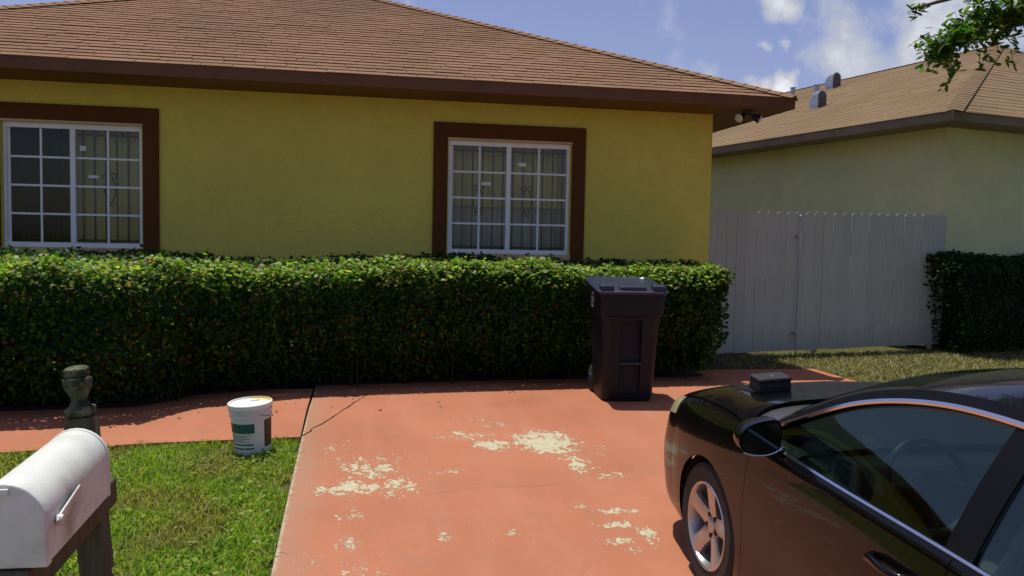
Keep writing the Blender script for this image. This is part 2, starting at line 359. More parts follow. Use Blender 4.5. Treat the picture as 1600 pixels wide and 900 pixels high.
# planting bed under the hedge
def hfront(x):
    P = [(-9, 6.75), (-2.6, 6.82), (-1.75, 6.90), (-1.40, 7.38), (-.5, 7.75), (.84, 7.92), (2.2, 8.0), (3.8, 8.08), (9, 8.2)]
    for (a, b), (c, d) in zip(P, P[1:]):
        if a <= x <= c: return b+(d-b)*(x-a)/(c-a)
mb = MB(); xs = [-6+.2*i for i in range(50)]; xs = [x for x in xs if x < 3.7]+[3.7]
for a, b in zip(xs, xs[1:]):
    fa, fb = hfront(a)+.34, hfront(b)+.34
    za = lambda y: gz(y)+.014
    mb.quad((a, fa, za(fa)), (b, fb, za(fb)), (b, 9.42, .014), (a, 9.42, .014))
tag(mb.build('planting_bed', M_soil, fixn=False), kind='structure')
mb = MB(); mb.quad((3.7, 8.87, -.02), (4.2, 8.87, -.02), (4.2, 11, -.02), (3.7, 11, -.02)); mb.quad((4.2, 8.87, -.021), (5.4, 8.87, -.021), (5.4, 12, -.021), (4.2, 12, -.021))
tag(mb.build('bare_soil', M_soil, fixn=False), kind='structure')

# ------------------------------------------------------------------ grass
def np_mesh(name, V, F, mat, parent=None):
    # V (n,k,3) pieces of k vertices, F faces list of index tuples inside a piece (all the same length)
    n, k, _ = V.shape; me = bpy.data.meshes.new(name); F = np.array(F); fl = F.shape[1]
    idx = (np.arange(n)[:, None, None]*k+F[None]).reshape(-1)
    me.vertices.add(n*k); me.vertices.foreach_set('co', V.reshape(-1).astype(np.float32))
    me.loops.add(len(idx)); me.loops.foreach_set('vertex_index', idx.astype(np.int32))
    nf = n*len(F); me.polygons.add(nf); me.polygons.foreach_set('loop_start', np.arange(nf, dtype=np.int32)*fl)
    me.update(calc_edges=True); me.validate()
    return link(name, me, mat, parent)
def blades(pts, hmin, hmax, w):
    n = len(pts); h = rng.uniform(hmin, hmax, n); a = rng.uniform(0, 2*np.pi, n); lean = rng.uniform(.25, 1.5, n)*h
    d = np.stack([np.cos(a), np.sin(a), np.zeros(n)], 1); b = rng.uniform(0, 2*np.pi, n); s = np.stack([np.cos(b), np.sin(b), np.zeros(n)], 1)*w*rng.uniform(.6, 1.3, n)[:, None]
    up = np.array([0, 0, 1.]); mid = pts+d*(lean*.35)[:, None]+up*(h*.62)[:, None]; tip = pts+d*lean[:, None]+up*(h*rng.uniform(.6, 1., n))[:, None]
    return np.stack([pts-s, pts+s, mid+s*.8, mid-s*.8, tip], 1)
def gzv(Y): return -0.07*np.maximum(0, 7-np.maximum(Y, -4))
def lawn_front(x): return np.interp(x, [-9, -4, -2.37, -1.47, -.41], [5.2, 5.86, 6.09, 6.22, 6.285])
N = 95000
x = rng.uniform(-4.2, -.40, N); y = 1.2+(6.33-1.2)*rng.random(N)**.85
edge = -.425+.02*np.sin(y*9)+.03*(np.sin(y*23+1)*np.sin(y*5))
dens_ = np.array([mnoise.noise(Vector((a*1.6, b*1.6, 3))) for a, b in zip(x, y)])
keep = (x < edge) & (y < lawn_front(x)+.02*np.sin(x*17)+.012) & (dens_+rng.uniform(0, .9, N) > -.15)
pts = np.stack([x, y, gzv(y)-.045], 1)[keep]
hh = blades(pts, .028, .080, .0045)
V = hh
def blade_obj(name, V, mat): return np_mesh(name, V, [(0, 1, 2), (0, 2, 3), (3, 2, 4)], mat)
o = blade_obj('lawn_grass', V, M_grass); tag(o, 'green lawn between the walkway and the red driveway', 'grass', kind='stuff')
# broad-leaved weeds in the lawn
N = 2600; x = rng.uniform(-3.2, -.5, N); y = rng.uniform(2.5, 6.1, N); f = np.array([mnoise.noise(Vector((a*2.2, b*2.2, 9))) for a, b in zip(x, y)]); k = (f > .05) & (y < lawn_front(x)-.05)
def leaf_quads(pts, nrm, L, W, curl=.12):
    n = len(pts); nrm = nrm/np.linalg.norm(nrm, axis=1)[:, None]; r = rng.normal(size=(n, 3)); u = np.cross(nrm, r); u /= np.linalg.norm(u, axis=1)[:, None]; v = np.cross(nrm, u)
    L = (L*rng.uniform(.55, 1.35, n))[:, None]; W = (W*rng.uniform(.7, 1.2, n))[:, None]
    c = nrm*L*curl
    return np.stack([pts-u*L*.5, pts-u*L*.12+v*W*.42+c*.5, pts+u*L*.28+v*W*.46+c*.4, pts+u*L*.5, pts+u*L*.28-v*W*.46+c*.4, pts-u*L*.12-v*W*.42+c*.5], 1)
LEAF_F = [(0, 1, 5), (1, 2, 4), (1, 4, 5), (2, 3, 4)]
pts = np.stack([x, y, gzv(y)-.03+rng.uniform(.02, .06, N)], 1)[k]; nn = rng.normal(size=pts.shape)*.4+np.array([0, 0, 1.])
o = np_mesh('lawn_weeds', leaf_quads(pts, nn, .03, .026), LEAF_F, M_grass); tag(o, 'low broad-leaved weeds scattered through the front lawn', 'weeds', kind='stuff')
# thin dry lawn by the fence
N = 52000; x = rng.uniform(4.3, 9.8, N); y = rng.uniform(5.4, 11.2, N)
lim = 8.86-(x > 5.27)*3.4-rng.uniform(0, .05, N)
k = (y > lim) & (y < 9.9+.148*(x-4.3)-.02) & ((x > 5.27) | (y > 8.88)) & ((x > 5.0) | (rng.random(N) < .35))
pts = np.stack([x, y, gzv(y)-.045], 1)[k]
o = blade_obj('dry_lawn_grass', blades(pts, .05, .10, .008), M_drygrass); tag(o, 'thin yellowish grass patch in front of the grey picket fence', 'grass', kind='stuff')

# ------------------------------------------------------------------ house
HX0, HX1, HY, HYB, EAVE = -5.57, 4.13, 9.4, 19.1, 2.97
house = empty('house', (-1, HY, 0)); HO = (-1, HY, 0)
tag(house, 'single-storey yellow stucco house with brown hip roof behind the hedge', 'house')
WIN = [(.988, 2.402, 1.270, 2.557), (-3.605, -2.252, 1.266, 2.561)]
xs = sorted([HX0, HX1]+[v for w_ in WIN for v in w_[:2]]); zs = [0, 1.268, 2.559, EAVE]
mb = MB(HO)
for i in range(len(xs)-1):
    hole = any(abs(xs[i]-w_[0]) < 1e-6 for w_ in WIN)
    if not hole: mb.quad((xs[i], HY, 0), (xs[i+1], HY, 0), (xs[i+1], HY, EAVE), (xs[i], HY, EAVE))
    else:
        a, b = xs[i], xs[i+1]; d = HY+.2
        mb.quad((a, HY, 0), (b, HY, 0), (b, HY, zs[1]), (a, HY, zs[1])); mb.quad((a, HY, zs[2]), (b, HY, zs[2]), (b, HY, EAVE), (a, HY, EAVE))
        mb.quad((a, HY, zs[1]), (a, d, zs[1]), (a, d, zs[2]), (a, HY, zs[2])); mb.quad((b, HY, zs[1]), (b, HY, zs[2]), (b, d, zs[2]), (b, d, zs[1]))
        mb.quad((a, HY, zs[2]), (a, d, zs[2]), (b, d, zs[2]), (b, HY, zs[2])); mb.quad((a, HY, zs[1]), (b, HY, zs[1]), (b, d, zs[1]), (a, d, zs[1]))
mb.quad((HX1, HY, 0), (HX1, HYB, 0), (HX1, HYB, EAVE), (HX1, HY, EAVE)); mb.quad((HX0, HYB, 0), (HX0, HY, 0), (HX0, HY, EAVE), (HX0, HYB, EAVE)); mb.quad((HX1, HYB, 0), (HX0, HYB, 0), (HX0, HYB, EAVE), (HX1, HYB, EAVE))
mb.build('wall', M_wall, house, fixn=False)
# roof
EX0, EX1, EY0, EY1, EZ = -6.22, 4.78, 8.75, 19.75, 3.09
AP = ((EX0+EX1)/2, (EY0+EY1)/2, EZ+.44*5.5); PITCH = .44
mb = MB(HO); c4 = [(EX0, EY0, EZ), (EX1, EY0, EZ), (EX1, EY1, EZ), (EX0, EY1, EZ)]
for i in range(4): mb.add([c4[i], c4[(i+1) % 4], AP], [(0, 1, 2)])
roof = mb.build('roof', M_shingle, house, fixn=False)
mb = MB(HO); t = .03; lo, hi = EAVE-.005, EZ+.004
mb.box((EX0-t, EY0-t, lo), (EX1+t, EY0, hi)); mb.build('fascia', M_brown, roof, bevel=.004)
MB(HO).box((EX1, EY0, lo), (EX1+t, EY1, hi)).build('fascia', M_brown, roof, bevel=.004)
MB(HO).box((EX0-t, EY0, lo), (EX0, EY1, hi)).build('fascia', M_brown, roof, bevel=.004)
MB(HO).box((EX0, EY1, lo), (EX1, EY1+t, hi)).build('fascia', M_brown, roof)
mb = MB(HO); mb.quad((EX0, EY0, EAVE), (EX1, EY0, EAVE), (EX1, HY, EAVE), (EX0, HY, EAVE)); mb.quad((HX1, HY, EAVE), (EX1, HY, EAVE), (EX1, EY1, EAVE), (HX1, EY1, EAVE)); mb.quad((EX0, HY, EAVE), (HX0, HY, EAVE), (HX0, EY1, EAVE), (EX0, EY1, EAVE)); mb.quad((HX0, HYB, EAVE), (HX1, HYB, EAVE), (HX1, EY1, EAVE), (HX0, EY1, EAVE))
mb.build('soffit', M_brown, roof, fixn=False)
# front-slope shingles
SL = math.sqrt(1+PITCH**2); sdir = Vector((0, 1, PITCH))/SL; ndir = Vector((0, -PITCH, 1))/SL
EXPO, TABW = .142, .305
def tab_mesh(wd):
    mb = MB(); h = wd/2; L = .19; th = .008
    mb.add([(-h, 0, .004), (h, 0, .004), (h, L, -.004), (-h, L, -.004), (-h, 0, .004+th), (h, 0, .004+th), (h, L, -.001), (-h, L, -.001)], [(0, 3, 2, 1), (4, 5, 6, 7), (0, 1, 5, 4), (1, 2, 6, 5), (2, 3, 7, 6), (3, 0, 4, 7)])
    return mb
tm = bpy.data.meshes.new('shingle'); b_ = tab_mesh(TABW-.006); tm.from_pydata(b_.v, [], b_.f); tm.materials.append(M_shingle)
rest = MB(HO); rows = int(5.5*SL/EXPO); tabs = []
RM = Matrix((Vector((1, 0, 0)), sdir, ndir)).transposed()
for r in range(rows):
    d = r*EXPO; base = Vector((0, EY0-.035, EZ+.004-.035*PITCH))+sdir*d; ins = d/SL
    x = EX0-.03+ins-rng.uniform(0, TABW)
    while x < EX1+.03-ins:
        a, b = max(x, EX0-.03+ins), min(x+TABW, EX1+.03-ins)
        if b-a > .03: tabs.append((r, a, b, base))
        x += TABW
tabs_full = [t_ for t_ in tabs if t_[2]-t_[1] > TABW-.001 and t_[0] < 12 and t_[1] > -3.75]
tabs_full.sort(key=lambda t_: t_[0]); near = set(id(t_) for t_ in tabs_full[:296])
for t_ in tabs:
    r, a, b, base = t_; j = Vector((0, 0, 0)); p = base+Vector(((a+b)/2, 0, 0))+sdir*rng.uniform(-.004, .004)+ndir*rng.uniform(0, .004)
    if id(t_) in near:
        o = bpy.data.objects.new('shingle', tm); col.objects.link(o); o.parent = roof
        o.matrix_local = Matrix.Translation(p-Vector(HO)) @ (RM @ Matrix.Rotation(rng.uniform(-.006, .006), 3, 'Z')).to_4x4()
    else:
        q = tab_mesh(max(.01, b-a-.006)); rest.add([p+RM @ Vector(v) for v in q.v], q.f)
tag(rest.build('upper_shingles', M_shingle, roof, fixn=False), kind='stuff')
cm = bpy.data.meshes.new('ridge_shingle')
def cap_mesh():
    mb = MB(); L = .2; w_ = .13; dz = .03
    mb.add([(-w_, 0, -dz), (0, 0, .018), (w_, 0, -dz), (-w_, L, -dz-.01), (0, L, .006), (w_, L, -dz-.01), (-w_, 0, -dz-.012), (w_, 0, -dz-.012), (0, 0, .004)],
           [(0, 1, 4, 3), (1, 2, 5, 4), (0, 6, 8, 1), (1, 8, 7, 2)]); return mb
q = cap_mesh(); cm.from_pydata(q.v, [], q.f); cm.materials.append(M_shingle)
for cx_, sg in ((EX1, -1), (EX0, 1)):
    dv = Vector((sg, 1, PITCH)).normalized(); L = 5.5*math.sqrt(2+PITCH**2); sx = dv.cross(Vector((0, 0, 1))).normalized(); up_ = sx.cross(dv)
    rm = Matrix((sx, dv, up_)).transposed().to_4x4(); k = 0
    while k*.15 < L:
        p = Vector((cx_-sg*.03, EY0-.03, EZ+.012))+dv*(k*.15); o = bpy.data.objects.new('ridge_shingle', cm); col.objects.link(o); o.parent = roof
        o.matrix_local = Matrix.Translation(p-Vector(HO)) @ rm; k += 1
# windows
def scroll(mb, cx, cz, y, sx, sz, s=1):
    # a lyre-like pair of C scrolls
    for m_ in (-1, 1):
        P = []
        for i in range(22):
            a = i/21*2.1*math.pi; r = .034*(1-.5*i/21); P.append((cx+m_*(sx*.55+r*math.cos(a+math.pi)), y, cz+sz*.5+r*math.sin(a)*1.1))
        mb.tube(P, .0062, 5)
        P = [(cx+m_*sx*(.25+.55*math.sin(t_*math.pi)), y, cz+sz*.45-sz*t_) for t_ in [i/12 for i in range(13)]]; mb.tube(P, .0062, 5)
        P = [(cx+m_*(.02+.022*math.cos(a)), y, cz-sz*.62+.022*math.sin(a)) for a in [i/10*1.7*math.pi for i in range(11)]]; mb.tube(P, .006, 5)
def window(x0, x1, z0, z1, left):
    F = .042; ya, yb = HY+.035, HY+.10
    mb = MB(HO)
    mb.box((x0, ya, z1-.066), (x1, yb, z1)); mb.box((x0, ya, z0), (x1, yb, z0+.05)); mb.box((x0, ya, z0+.05), (x0+F-.012, yb, z1-.066)); mb.box((x1-F+.006, ya, z0+.05), (x1, yb, z1-.066))
    win = mb.build('window', M_white, house, bevel=.004)
    xm = (x0+x1)/2-.012
    MB(HO).box((xm-.026, ya-.004, z0+.05), (xm+.026, yb-.004, z1-.066)).build('mullion', M_white, win, bevel=.004)
    for side in (0, 1):
        sa, sb = (x0+F-.012, xm-.026) if side == 0 else (xm+.026, x1-F+.006)
        sy = ya+.034 if side == 0 else ya+.016
        za, zb = z0+.05, z1-.066
        if side == 0:
            MB(HO).box((sa, sy, za), (sa+.028, sy+.02, zb)).build('sash_stile', M_white, win)
            sa += .028
        mw = .011; vx = (sa+sb)/2
        MB(HO).box((vx-mw, sy, za), (vx+mw, sy+.012, zb)).build('muntin', M_white, win, bevel=.002)
        hz = [za+(zb-za)*k/4 for k in range(5)]
        for k in (1, 2, 3): MB(HO).box((sa, sy+.001, hz[k]-mw), (sb, sy+.0135, hz[k]+mw)).build('muntin', M_white, win, bevel=.002)
        pm = None
        for i, (pa, pb) in enumerate(((sa, vx-mw), (vx+mw, sb))):
            for k in range(4):
                qa, qb = hz[k]+(mw if k else 0), hz[k+1]-(mw if k < 3 else 0)
                MB(HO).box((pa+.0005, sy+.005, qa+.0005), (pb-.0005, sy+.009, qb-.0005)).build('pane', M_screen if (side == 0 and left) else M_glass, win)
    # wrought-iron bars inside
    yb_ = HY+.15; n = 12
    for k in range(n):
        bx = x0+.06+(x1-x0-.12)*k/(n-1)
        MB(HO).box((bx-.008, yb_-.008, z0+.03), (bx+.008, yb_+.008, z1-.03)).build('security_bar', M_iron, win)
    MB(HO).box((x0+.03, yb_-.009, z0+.06), (x1-.03, yb_-.0062, z0+.085)).build('security_bar', M_iron, win)
    MB(HO).box((x0+.03, yb_-.009, z1-.12), (x1-.03, yb_-.0062, z1-.098)).build('security_bar', M_iron, win)
    for cx in ((x0+.36, x0+.93) if not left else (x0+.36, x0+1.0)):
        mb = MB(HO); scroll(mb, cx, (z0+z1)/2-.02, yb_-.012, .07, .26); mb.build('iron_scroll', M_iron, win)
    # tan curtains, plus sheets standing in for reflection and dark room
    def curtain(a, b, za, zb, y, mat, amp=.02, per=.13):
        mb = MB(HO); n = int((b-a)/.02); P = []
        for i in range(n+1):
            x = a+(b-a)*i/n; P.append((x, y+amp*math.sin(x*2*math.pi/per)+amp*.5*math.sin(x*23)))
        for p, q in zip(P, P[1:]): mb.quad((p[0], p[1], za), (q[0], q[1], za), (q[0], q[1], zb), (p[0], p[1], zb))
        mb.build('curtain', mat, win, smooth=60, fixn=False)
    if left:
        curtain(xm-.08, x1+.1, z0-.1, z1+.1, HY+.34, M_curtain); curtain(x0-.1, xm-.1, z0-.1, z1+.1, HY+.38, M_darkroom)
    else:
        curtain(x0-.1, x1+.1, z0+.55, z1+.1, HY+.34, M_curtain); curtain(x0-.1, x1+.1, z0-.1, z0+.62, HY+.44, M_greyreflect)
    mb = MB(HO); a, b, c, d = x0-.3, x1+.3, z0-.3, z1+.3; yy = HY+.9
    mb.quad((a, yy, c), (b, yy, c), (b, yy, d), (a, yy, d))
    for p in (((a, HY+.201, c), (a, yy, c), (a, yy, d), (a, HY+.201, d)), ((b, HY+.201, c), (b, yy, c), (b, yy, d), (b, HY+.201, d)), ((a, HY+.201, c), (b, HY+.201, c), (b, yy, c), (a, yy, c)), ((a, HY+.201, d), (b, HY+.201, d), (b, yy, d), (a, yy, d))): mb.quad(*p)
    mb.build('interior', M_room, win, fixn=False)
    st = [(.36, .70, .08, .035), (.06, .74, .05, .03)] if left else [(.27, .62, .11, .035), (.57, .80, .09, .04)]
    for u, v, sw, sh in ([(.60, .575, .1, .03), (.54, .80, .06, .05)] if left else st):
        xx = x0+(x1-x0)*u; zz = z0+(z1-z0)*v; MB(HO).box((xx, ya+.0135, zz-sh/2), (xx+sw, ya+.0150, zz+sh/2)).build('sticker', M_paper, win)
    # raised brown surround and thin peach return
    pr = .032; s_ = .172; tp = .178
    MB(HO).box((x0-s_, HY-pr, z1+.012), (x1+s_, HY+.002, z1+tp)).build('window_surround', M_trimbrown, house, bevel=.006)
    MB(HO).box((x0-s_, HY-pr, z0-.12), (x0-.012, HY+.002, z1+.0119)).build('window_surround', M_trimbrown, house, bevel=.006)
    MB(HO).box((x1+.012, HY-pr, z0-.12), (x1+s_, HY+.002, z1+.0119)).build('window_surround', M_trimbrown, house, bevel=.006)
    MB(HO).box((x0-.0119, HY-pr+.008, z1-.010), (x1+.0119, HY+.034, z1+.0119)).build('window_return', M_peach, house)
    MB(HO).box((x0-.0119, HY-.03, z0-.06), (x1+.0119, HY+.034, z0-.001)).build('window_sill', M_peach, house, bevel=.004)
window(*WIN[0], False); window(*WIN[1], True)

# flood light under the eave corner
fl = empty('flood_light', (4.38, 9.02, EAVE-.005)); tag(fl, 'twin-headed outdoor flood light fixed under the brown eave corner', 'flood light')
M_fl = plain('black_lamp_metal', (.02, .02, .02), .45); M_bulb = plain('frosted_bulb', (.75, .75, .72), .3)
MB().lathe([(.001, -.03), (.05, -.03), (.055, -.012), (.055, 0)], 20).build('base', M_fl, fl, smooth=True)
for sx in (-1, 1):
    d = Vector((sx*.8, -.35, -.38)).normalized(); mb = MB(); mb.tube([(0, 0, -.02), Vector((sx*.03, -.01, -.045)), Vector((sx*.03, -.01, -.045))+d*.03], .013, 8); mb.build('arm', M_fl, fl, smooth=True)
    p = Vector((sx*.03, -.01, -.045))+d*.02; mb = MB(); mb.tube([p, p+d*.03, p+d*.07, p+d*.095], [.022, .034, .046, .056], 16); hd = mb.build('lamp_head', M_fl, fl, smooth=True)
    mb = MB(); mb.tube([p+d*.096, p+d*.108, p+d*.116], [.053, .046, .02], 16); mb.build('bulb', M_bulb, hd, smooth=True)

# ------------------------------------------------------------------ hedge
def hedge(name, x0, x1, front, back, top, n, L, mat, label, new=0, bumps=.062):
    root = empty(name, ((x0+x1)/2, (front((x0+x1)/2)+back)/2, 0)); O = np.array(root.location); tag(root, label, 'hedge')
    nf, ntp, ne = int(n*.50), int(n*.38), int(n*.12)
    P, Nn = [], []
    def bump_(p): return bumps*mnoise.noise(Vector(p)*2.1)+bumps*.7*mnoise.noise(Vector(p)*5.3)
    for i in range(nf+ntp):
        x = random.uniform(x0, x1); f = front(x)
        Zt = top(x); depth = min(.34, abs(random.gauss(0, .11)))
        rr = .15
        if i < nf:
            z = .05+(Zt-rr*.5-.05)*random.random()**.85; n_ = (random.gauss(0, .35), -1, .10)
            yy = f+depth+.75*max(0, .48-z); p = [x, yy, z]
            b = bump_((x, f, z)); p[1] -= b
            if z > Zt-rr: p[1] += (rr-math.sqrt(max(0, rr*rr-(z-(Zt-rr))**2)))
        else:
            u = random.random()**.8; y = f+.02+(back-f-.02)*u; zc = Zt+.07*min(1.1, y-f)-depth*.7
            if y-f < rr: zc -= rr-math.sqrt(max(0, rr*rr-(rr-(y-f))**2))
            p = [x, y, zc+bump_((x, y, 2))+max(0, random.gauss(0, .018))]; n_ = (random.gauss(0, .35), -.25, 1)
        P.append(p); Nn.append(n_)
    for i in range(ne):
        for (xe, sg) in (((x1, 1),) if new else ((x1, 1), (x0, -1))):
            f = front(xe); y = random.uniform(f+.05, back); Zt = top(xe); z = random.uniform(.12, Zt); depth = abs(random.gauss(0, .12))-.05*(random.random() < .12)
            und = .34*max(0, .95-z)
            p = [xe-sg*(depth+und)+bump_((9, y, z))*1.5, y, z]; P.append(p); Nn.append((sg, random.gauss(0, .3)-.2, .3))
    thin = np.array([mnoise.noise(Vector(p)*1.9)+.6*mnoise.noise(Vector(p)*4.7) for p in P]); keep_ = thin+rng.uniform(-.25, 1.0, len(P)) > -.12
    P = np.array(P)[keep_]; Nn = np.array(Nn)[keep_]+rng.normal(size=P.shape)*.55
    P[:, 2] += gzv(P[:, 1])*(1-np.clip(P[:, 2], 0, 1))
    # sprigs that stick out
    o = np_mesh('foliage', leaf_quads(P-O, Nn, L, L*.72, .14), LEAF_F, mat, root); tag(o, kind='stuff')
    if new:  # sunlit band along the top front edge, painted with lighter leaves
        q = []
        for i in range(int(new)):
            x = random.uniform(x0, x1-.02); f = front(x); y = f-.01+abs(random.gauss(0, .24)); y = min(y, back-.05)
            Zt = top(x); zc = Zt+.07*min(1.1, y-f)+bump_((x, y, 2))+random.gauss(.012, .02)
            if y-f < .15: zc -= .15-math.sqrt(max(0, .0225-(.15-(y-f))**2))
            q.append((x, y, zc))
        q = np.array(q); tag(np_mesh('sunlit_top_leaves', leaf_quads(q-O, rng.normal(size=q.shape)*.5+np.array([0, -.35, 1.]), L, L*.7, .14), LEAF_F, M_sunlitleaf, root), kind='stuff')
    # solid dark core, the shade inside the hedge put into its colour
    mb = MB(O); xs_ = [x0+.4+(x1-x0-.8)*i/14 for i in range(15)]
    rings = []
    for x in xs_:
        f = front(x)+.24; Zt = top(x)-.2; zb = gz(f)+.02
        rings.append([(x, f+.38, zb), (x, f, .48), (x, f+.02, Zt-.10), (x, f+.14, Zt), (x, back-.05, Zt+.03), (x, back-.05, .02)])
    mb.loft(rings); mb.build('dark_core', M_twig, root)
    mb = MB(O)
    for i in range(int((x1-x0)*2)):
        x = random.uniform(x0+.1, x1-.1); f = front(x); yb = random.uniform(f+.18, f+.4); q = Vector((x, yb, gz(yb)))
        pts_ = [q, q+Vector((random.uniform(-.06, .06), random.uniform(-.08, .03), .2)), q+Vector((random.uniform(-.15, .15), random.uniform(-.16, .02), .5))]; mb.tube(pts_, [.012, .009, .005], 5)
    tag(mb.build('stems', M_twig, root), kind='stuff')
    return root
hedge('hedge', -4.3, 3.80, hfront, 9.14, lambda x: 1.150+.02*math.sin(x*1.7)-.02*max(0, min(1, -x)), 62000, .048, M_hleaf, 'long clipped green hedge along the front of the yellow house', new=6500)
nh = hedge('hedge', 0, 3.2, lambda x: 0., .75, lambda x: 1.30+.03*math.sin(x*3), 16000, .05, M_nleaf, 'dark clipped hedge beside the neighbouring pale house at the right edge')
# the neighbour's hedge stands along that house's front wall
nh.rotation_euler[2] = R(12); base = Vector((7.95, 9.78, 0)); loc0 = Vector(nh.location); nh.location = base+Matrix.Rotation(R(12), 3, 'Z') @ loc0

# fallen leaves on the paving
N = 90; x = rng.uniform(-2.8, 4.6, N); y = np.array([hfront(a) for a in x])-np.abs(rng.normal(0, .45, N))+.25; k = (y > 6.3) & ~((x > 1.9) & (x < 2.9) & (y > 6.9))
x, y = x[k], y[k]; q = np.stack([x, y, gzv(y)+.007], 1)
M_litter = mat_leaf('fallen_leaf', [(0, (.10, .06, .025)), (.6, (.20, .13, .05)), (1, (.33, .29, .13))], .1, .7)
tag(np_mesh('fallen_leaves', leaf_quads(q, rng.normal(size=q.shape)*.2+np.array([0, 0, 1.]), .036, .024, .15), LEAF_F, M_litter), 'dry leaves fallen on the red paving below the hedge', 'leaves', kind='stuff')

# ------------------------------------------------------------------ neighbouring house
nbh = empty('neighbouring_house', (7.8, 10.0, 0), R(12)); tag(nbh, 'pale stucco neighbouring house with tan shingle roof behind the grey fence', 'house')
NE, NZ = 3.28, 3.15
mb = MB()
P = [(.5, .5), (9.5, .5), (9.5, 15.5), (.5, 15.5)]
for (a, b), (c, d) in zip(P, P[1:]+P[:1]): mb.quad((a, b, 0), (c, d, 0), (c, d, NZ), (a, b, NZ))
mb.build('wall', M_nwall, nbh, fixn=False)
A, B = (5, 3.27, 5.34), (5, 12.73, 5.34); c4 = [(0, 0, NE), (10, 0, NE), (10, 16, NE), (0, 16, NE)]
mb = MB(); mb.add([*c4, A, B], [(0, 1, 4), (1, 2, 5, 4), (2, 3, 5), (3, 0, 4, 5)]); nroof = mb.build('roof', M_nshingle, nbh, fixn=False)
t = .03
MB().box((-t, -t, NZ-.004), (10+t, 0, NE+.003)).build('fascia', M_nbrown, nroof); MB().box((-t, 0, NZ-.004), (0, 16, NE+.003)).build('fascia', M_nbrown, nroof); MB().box((10, 0, NZ-.004), (10+t, 16, NE+.003)).build('fascia', M_nbrown, nroof)
mb = MB(); mb.quad((0, 0, NZ), (10, 0, NZ), (10, .5, NZ), (0, .5, NZ)); mb.quad((0, .5, NZ), (.5, .5, NZ), (.5, 16, NZ), (0, 16, NZ)); mb.quad((9.5, .5, NZ), (10, .5, NZ), (10, 16, NZ), (9.5, 16, NZ)); mb.build('soffit', M_nbrown, nroof, fixn=False)
mb = MB()
def courses(p0, p1, q0, q1, n):
    p0, p1, q0, q1 = map(Vector, (p0, p1, q0, q1)); nrm = (p1-p0).cross(q0-p0).normalized()
    if nrm.z < 0: nrm = -nrm
    for i in range(n):
        a, b = p0.lerp(q0, i/n), p1.lerp(q1, i/n); c, d = p0.lerp(q0, min(1, (i+1.25)/n)), p1.lerp(q1, min(1, (i+1.25)/n)); L = (b-a).length
        k = max(1, int(L/.92)); off = random.random()
        us = sorted(set([0., 1.]+[min(1, max(0, (j+off)/k)) for j in range(k)]))
        for u, v in zip(us, us[1:]):
            if v-u < .004: continue
            v2 = v-.004/L; h = .009+random.uniform(0, .003); e_ = Vector((0, 0, 0))
            A_, B_, C_, D_ = a.lerp(b, u), a.lerp(b, v2), c.lerp(d, v2), c.lerp(d, u)
            mb.add([A_+nrm*h, B_+nrm*h, C_+nrm*.004, D_+nrm*.004, A_+nrm*.001, B_+nrm*.001], [(0, 1, 2, 3), (0, 4, 5, 1)])
courses((-.04, 16, NE-.016), (-.04, 0, NE-.016), B, A, 39); courses((0, -.04, NE-.02), (10, -.04, NE-.02), A, (5.001, 3.27, 5.34), 27)
tag(mb.build('shingle_courses', M_nshingle, nroof, fixn=False), kind='stuff')
mb = MB()
def ridge(a, b):
    a, b = Vector(a), Vector(b); d = (b-a).normalized(); n = int((b-a).length/.16); sx = d.cross(Vector((0, 0, 1))).normalized(); up_ = sx.cross(d)
    for i in range(n):
        p = a+d*.16*i; mb.add([p-sx*.12-up_*.02, p+up_*.014, p+sx*.12-up_*.02, p+d*.2-sx*.12-up_*.03, p+d*.2+up_*.006, p+d*.2+sx*.12-up_*.03], [(0, 1, 4, 3), (1, 2, 5, 4)])
ridge((-.02, -.02, NE), A); ridge(A, B); tag(mb.build('ridge_shingles', M_nshingle, nroof, fixn=False), kind='stuff')
M_galv = plain('galvanised_metal', (.42, .43, .44), .42, .75, var=.2, scale=6)
def roof_vent(fx, fy, w_, h_):
    # hooded metal vent: an arched sheet-metal hood on a flange, its mouth turned along the eave
    z = NE+.412*fx; P = [(-w_/2, -.12)]+[(-w_/2*math.cos(math.pi*i/12), h_-w_/2+w_/2*math.sin(math.pi*i/12)) for i in range(13)]+[(w_/2, -.02)]
    mb = MB(); mb.loft([[Vector((fx+a*k, fy+d, z+b*k2)) for a, b in P] for d, k, k2 in ((0, 1, 1), (.05, 1, 1), (.16, .97, .95), (.24, .85, .75))]); v = mb.build('roof_vent', M_galv, nroof, smooth=35)
    mb = MB(); mb.prism([Vector((fx+a*.84, fy-.004, z+.01+b*.9)) for a, b in P], (0, .003, 0)); mb.build('vent_mouth', M_vent, v)
    MB().obox((fx, fy+.12, z+.014), (.17, 0, .17*.412), (0, .2, 0), (-.002, 0, .005)).build('flange', M_nbrown, v)
M_vent = plain('dull_vent_grille', (.10, .10, .10), .6, .3)
roof_vent(2.0, 4.62, .22, .33); roof_vent(4.02, 6.4, .24, .34)
for fx, fy, r_, h_ in ((3.5, 7.2, .05, .3), (3.75, 6.72, .06, .2)):
    z = NE+.412*fx; mb = MB(); mb.lathe([(r_, -.1), (r_, h_-.03), (r_*1.25, h_-.03), (r_*1.25, h_)], 14, (fx, fy, z)); mb.build('vent_pipe', M_galv, nroof, smooth=True)

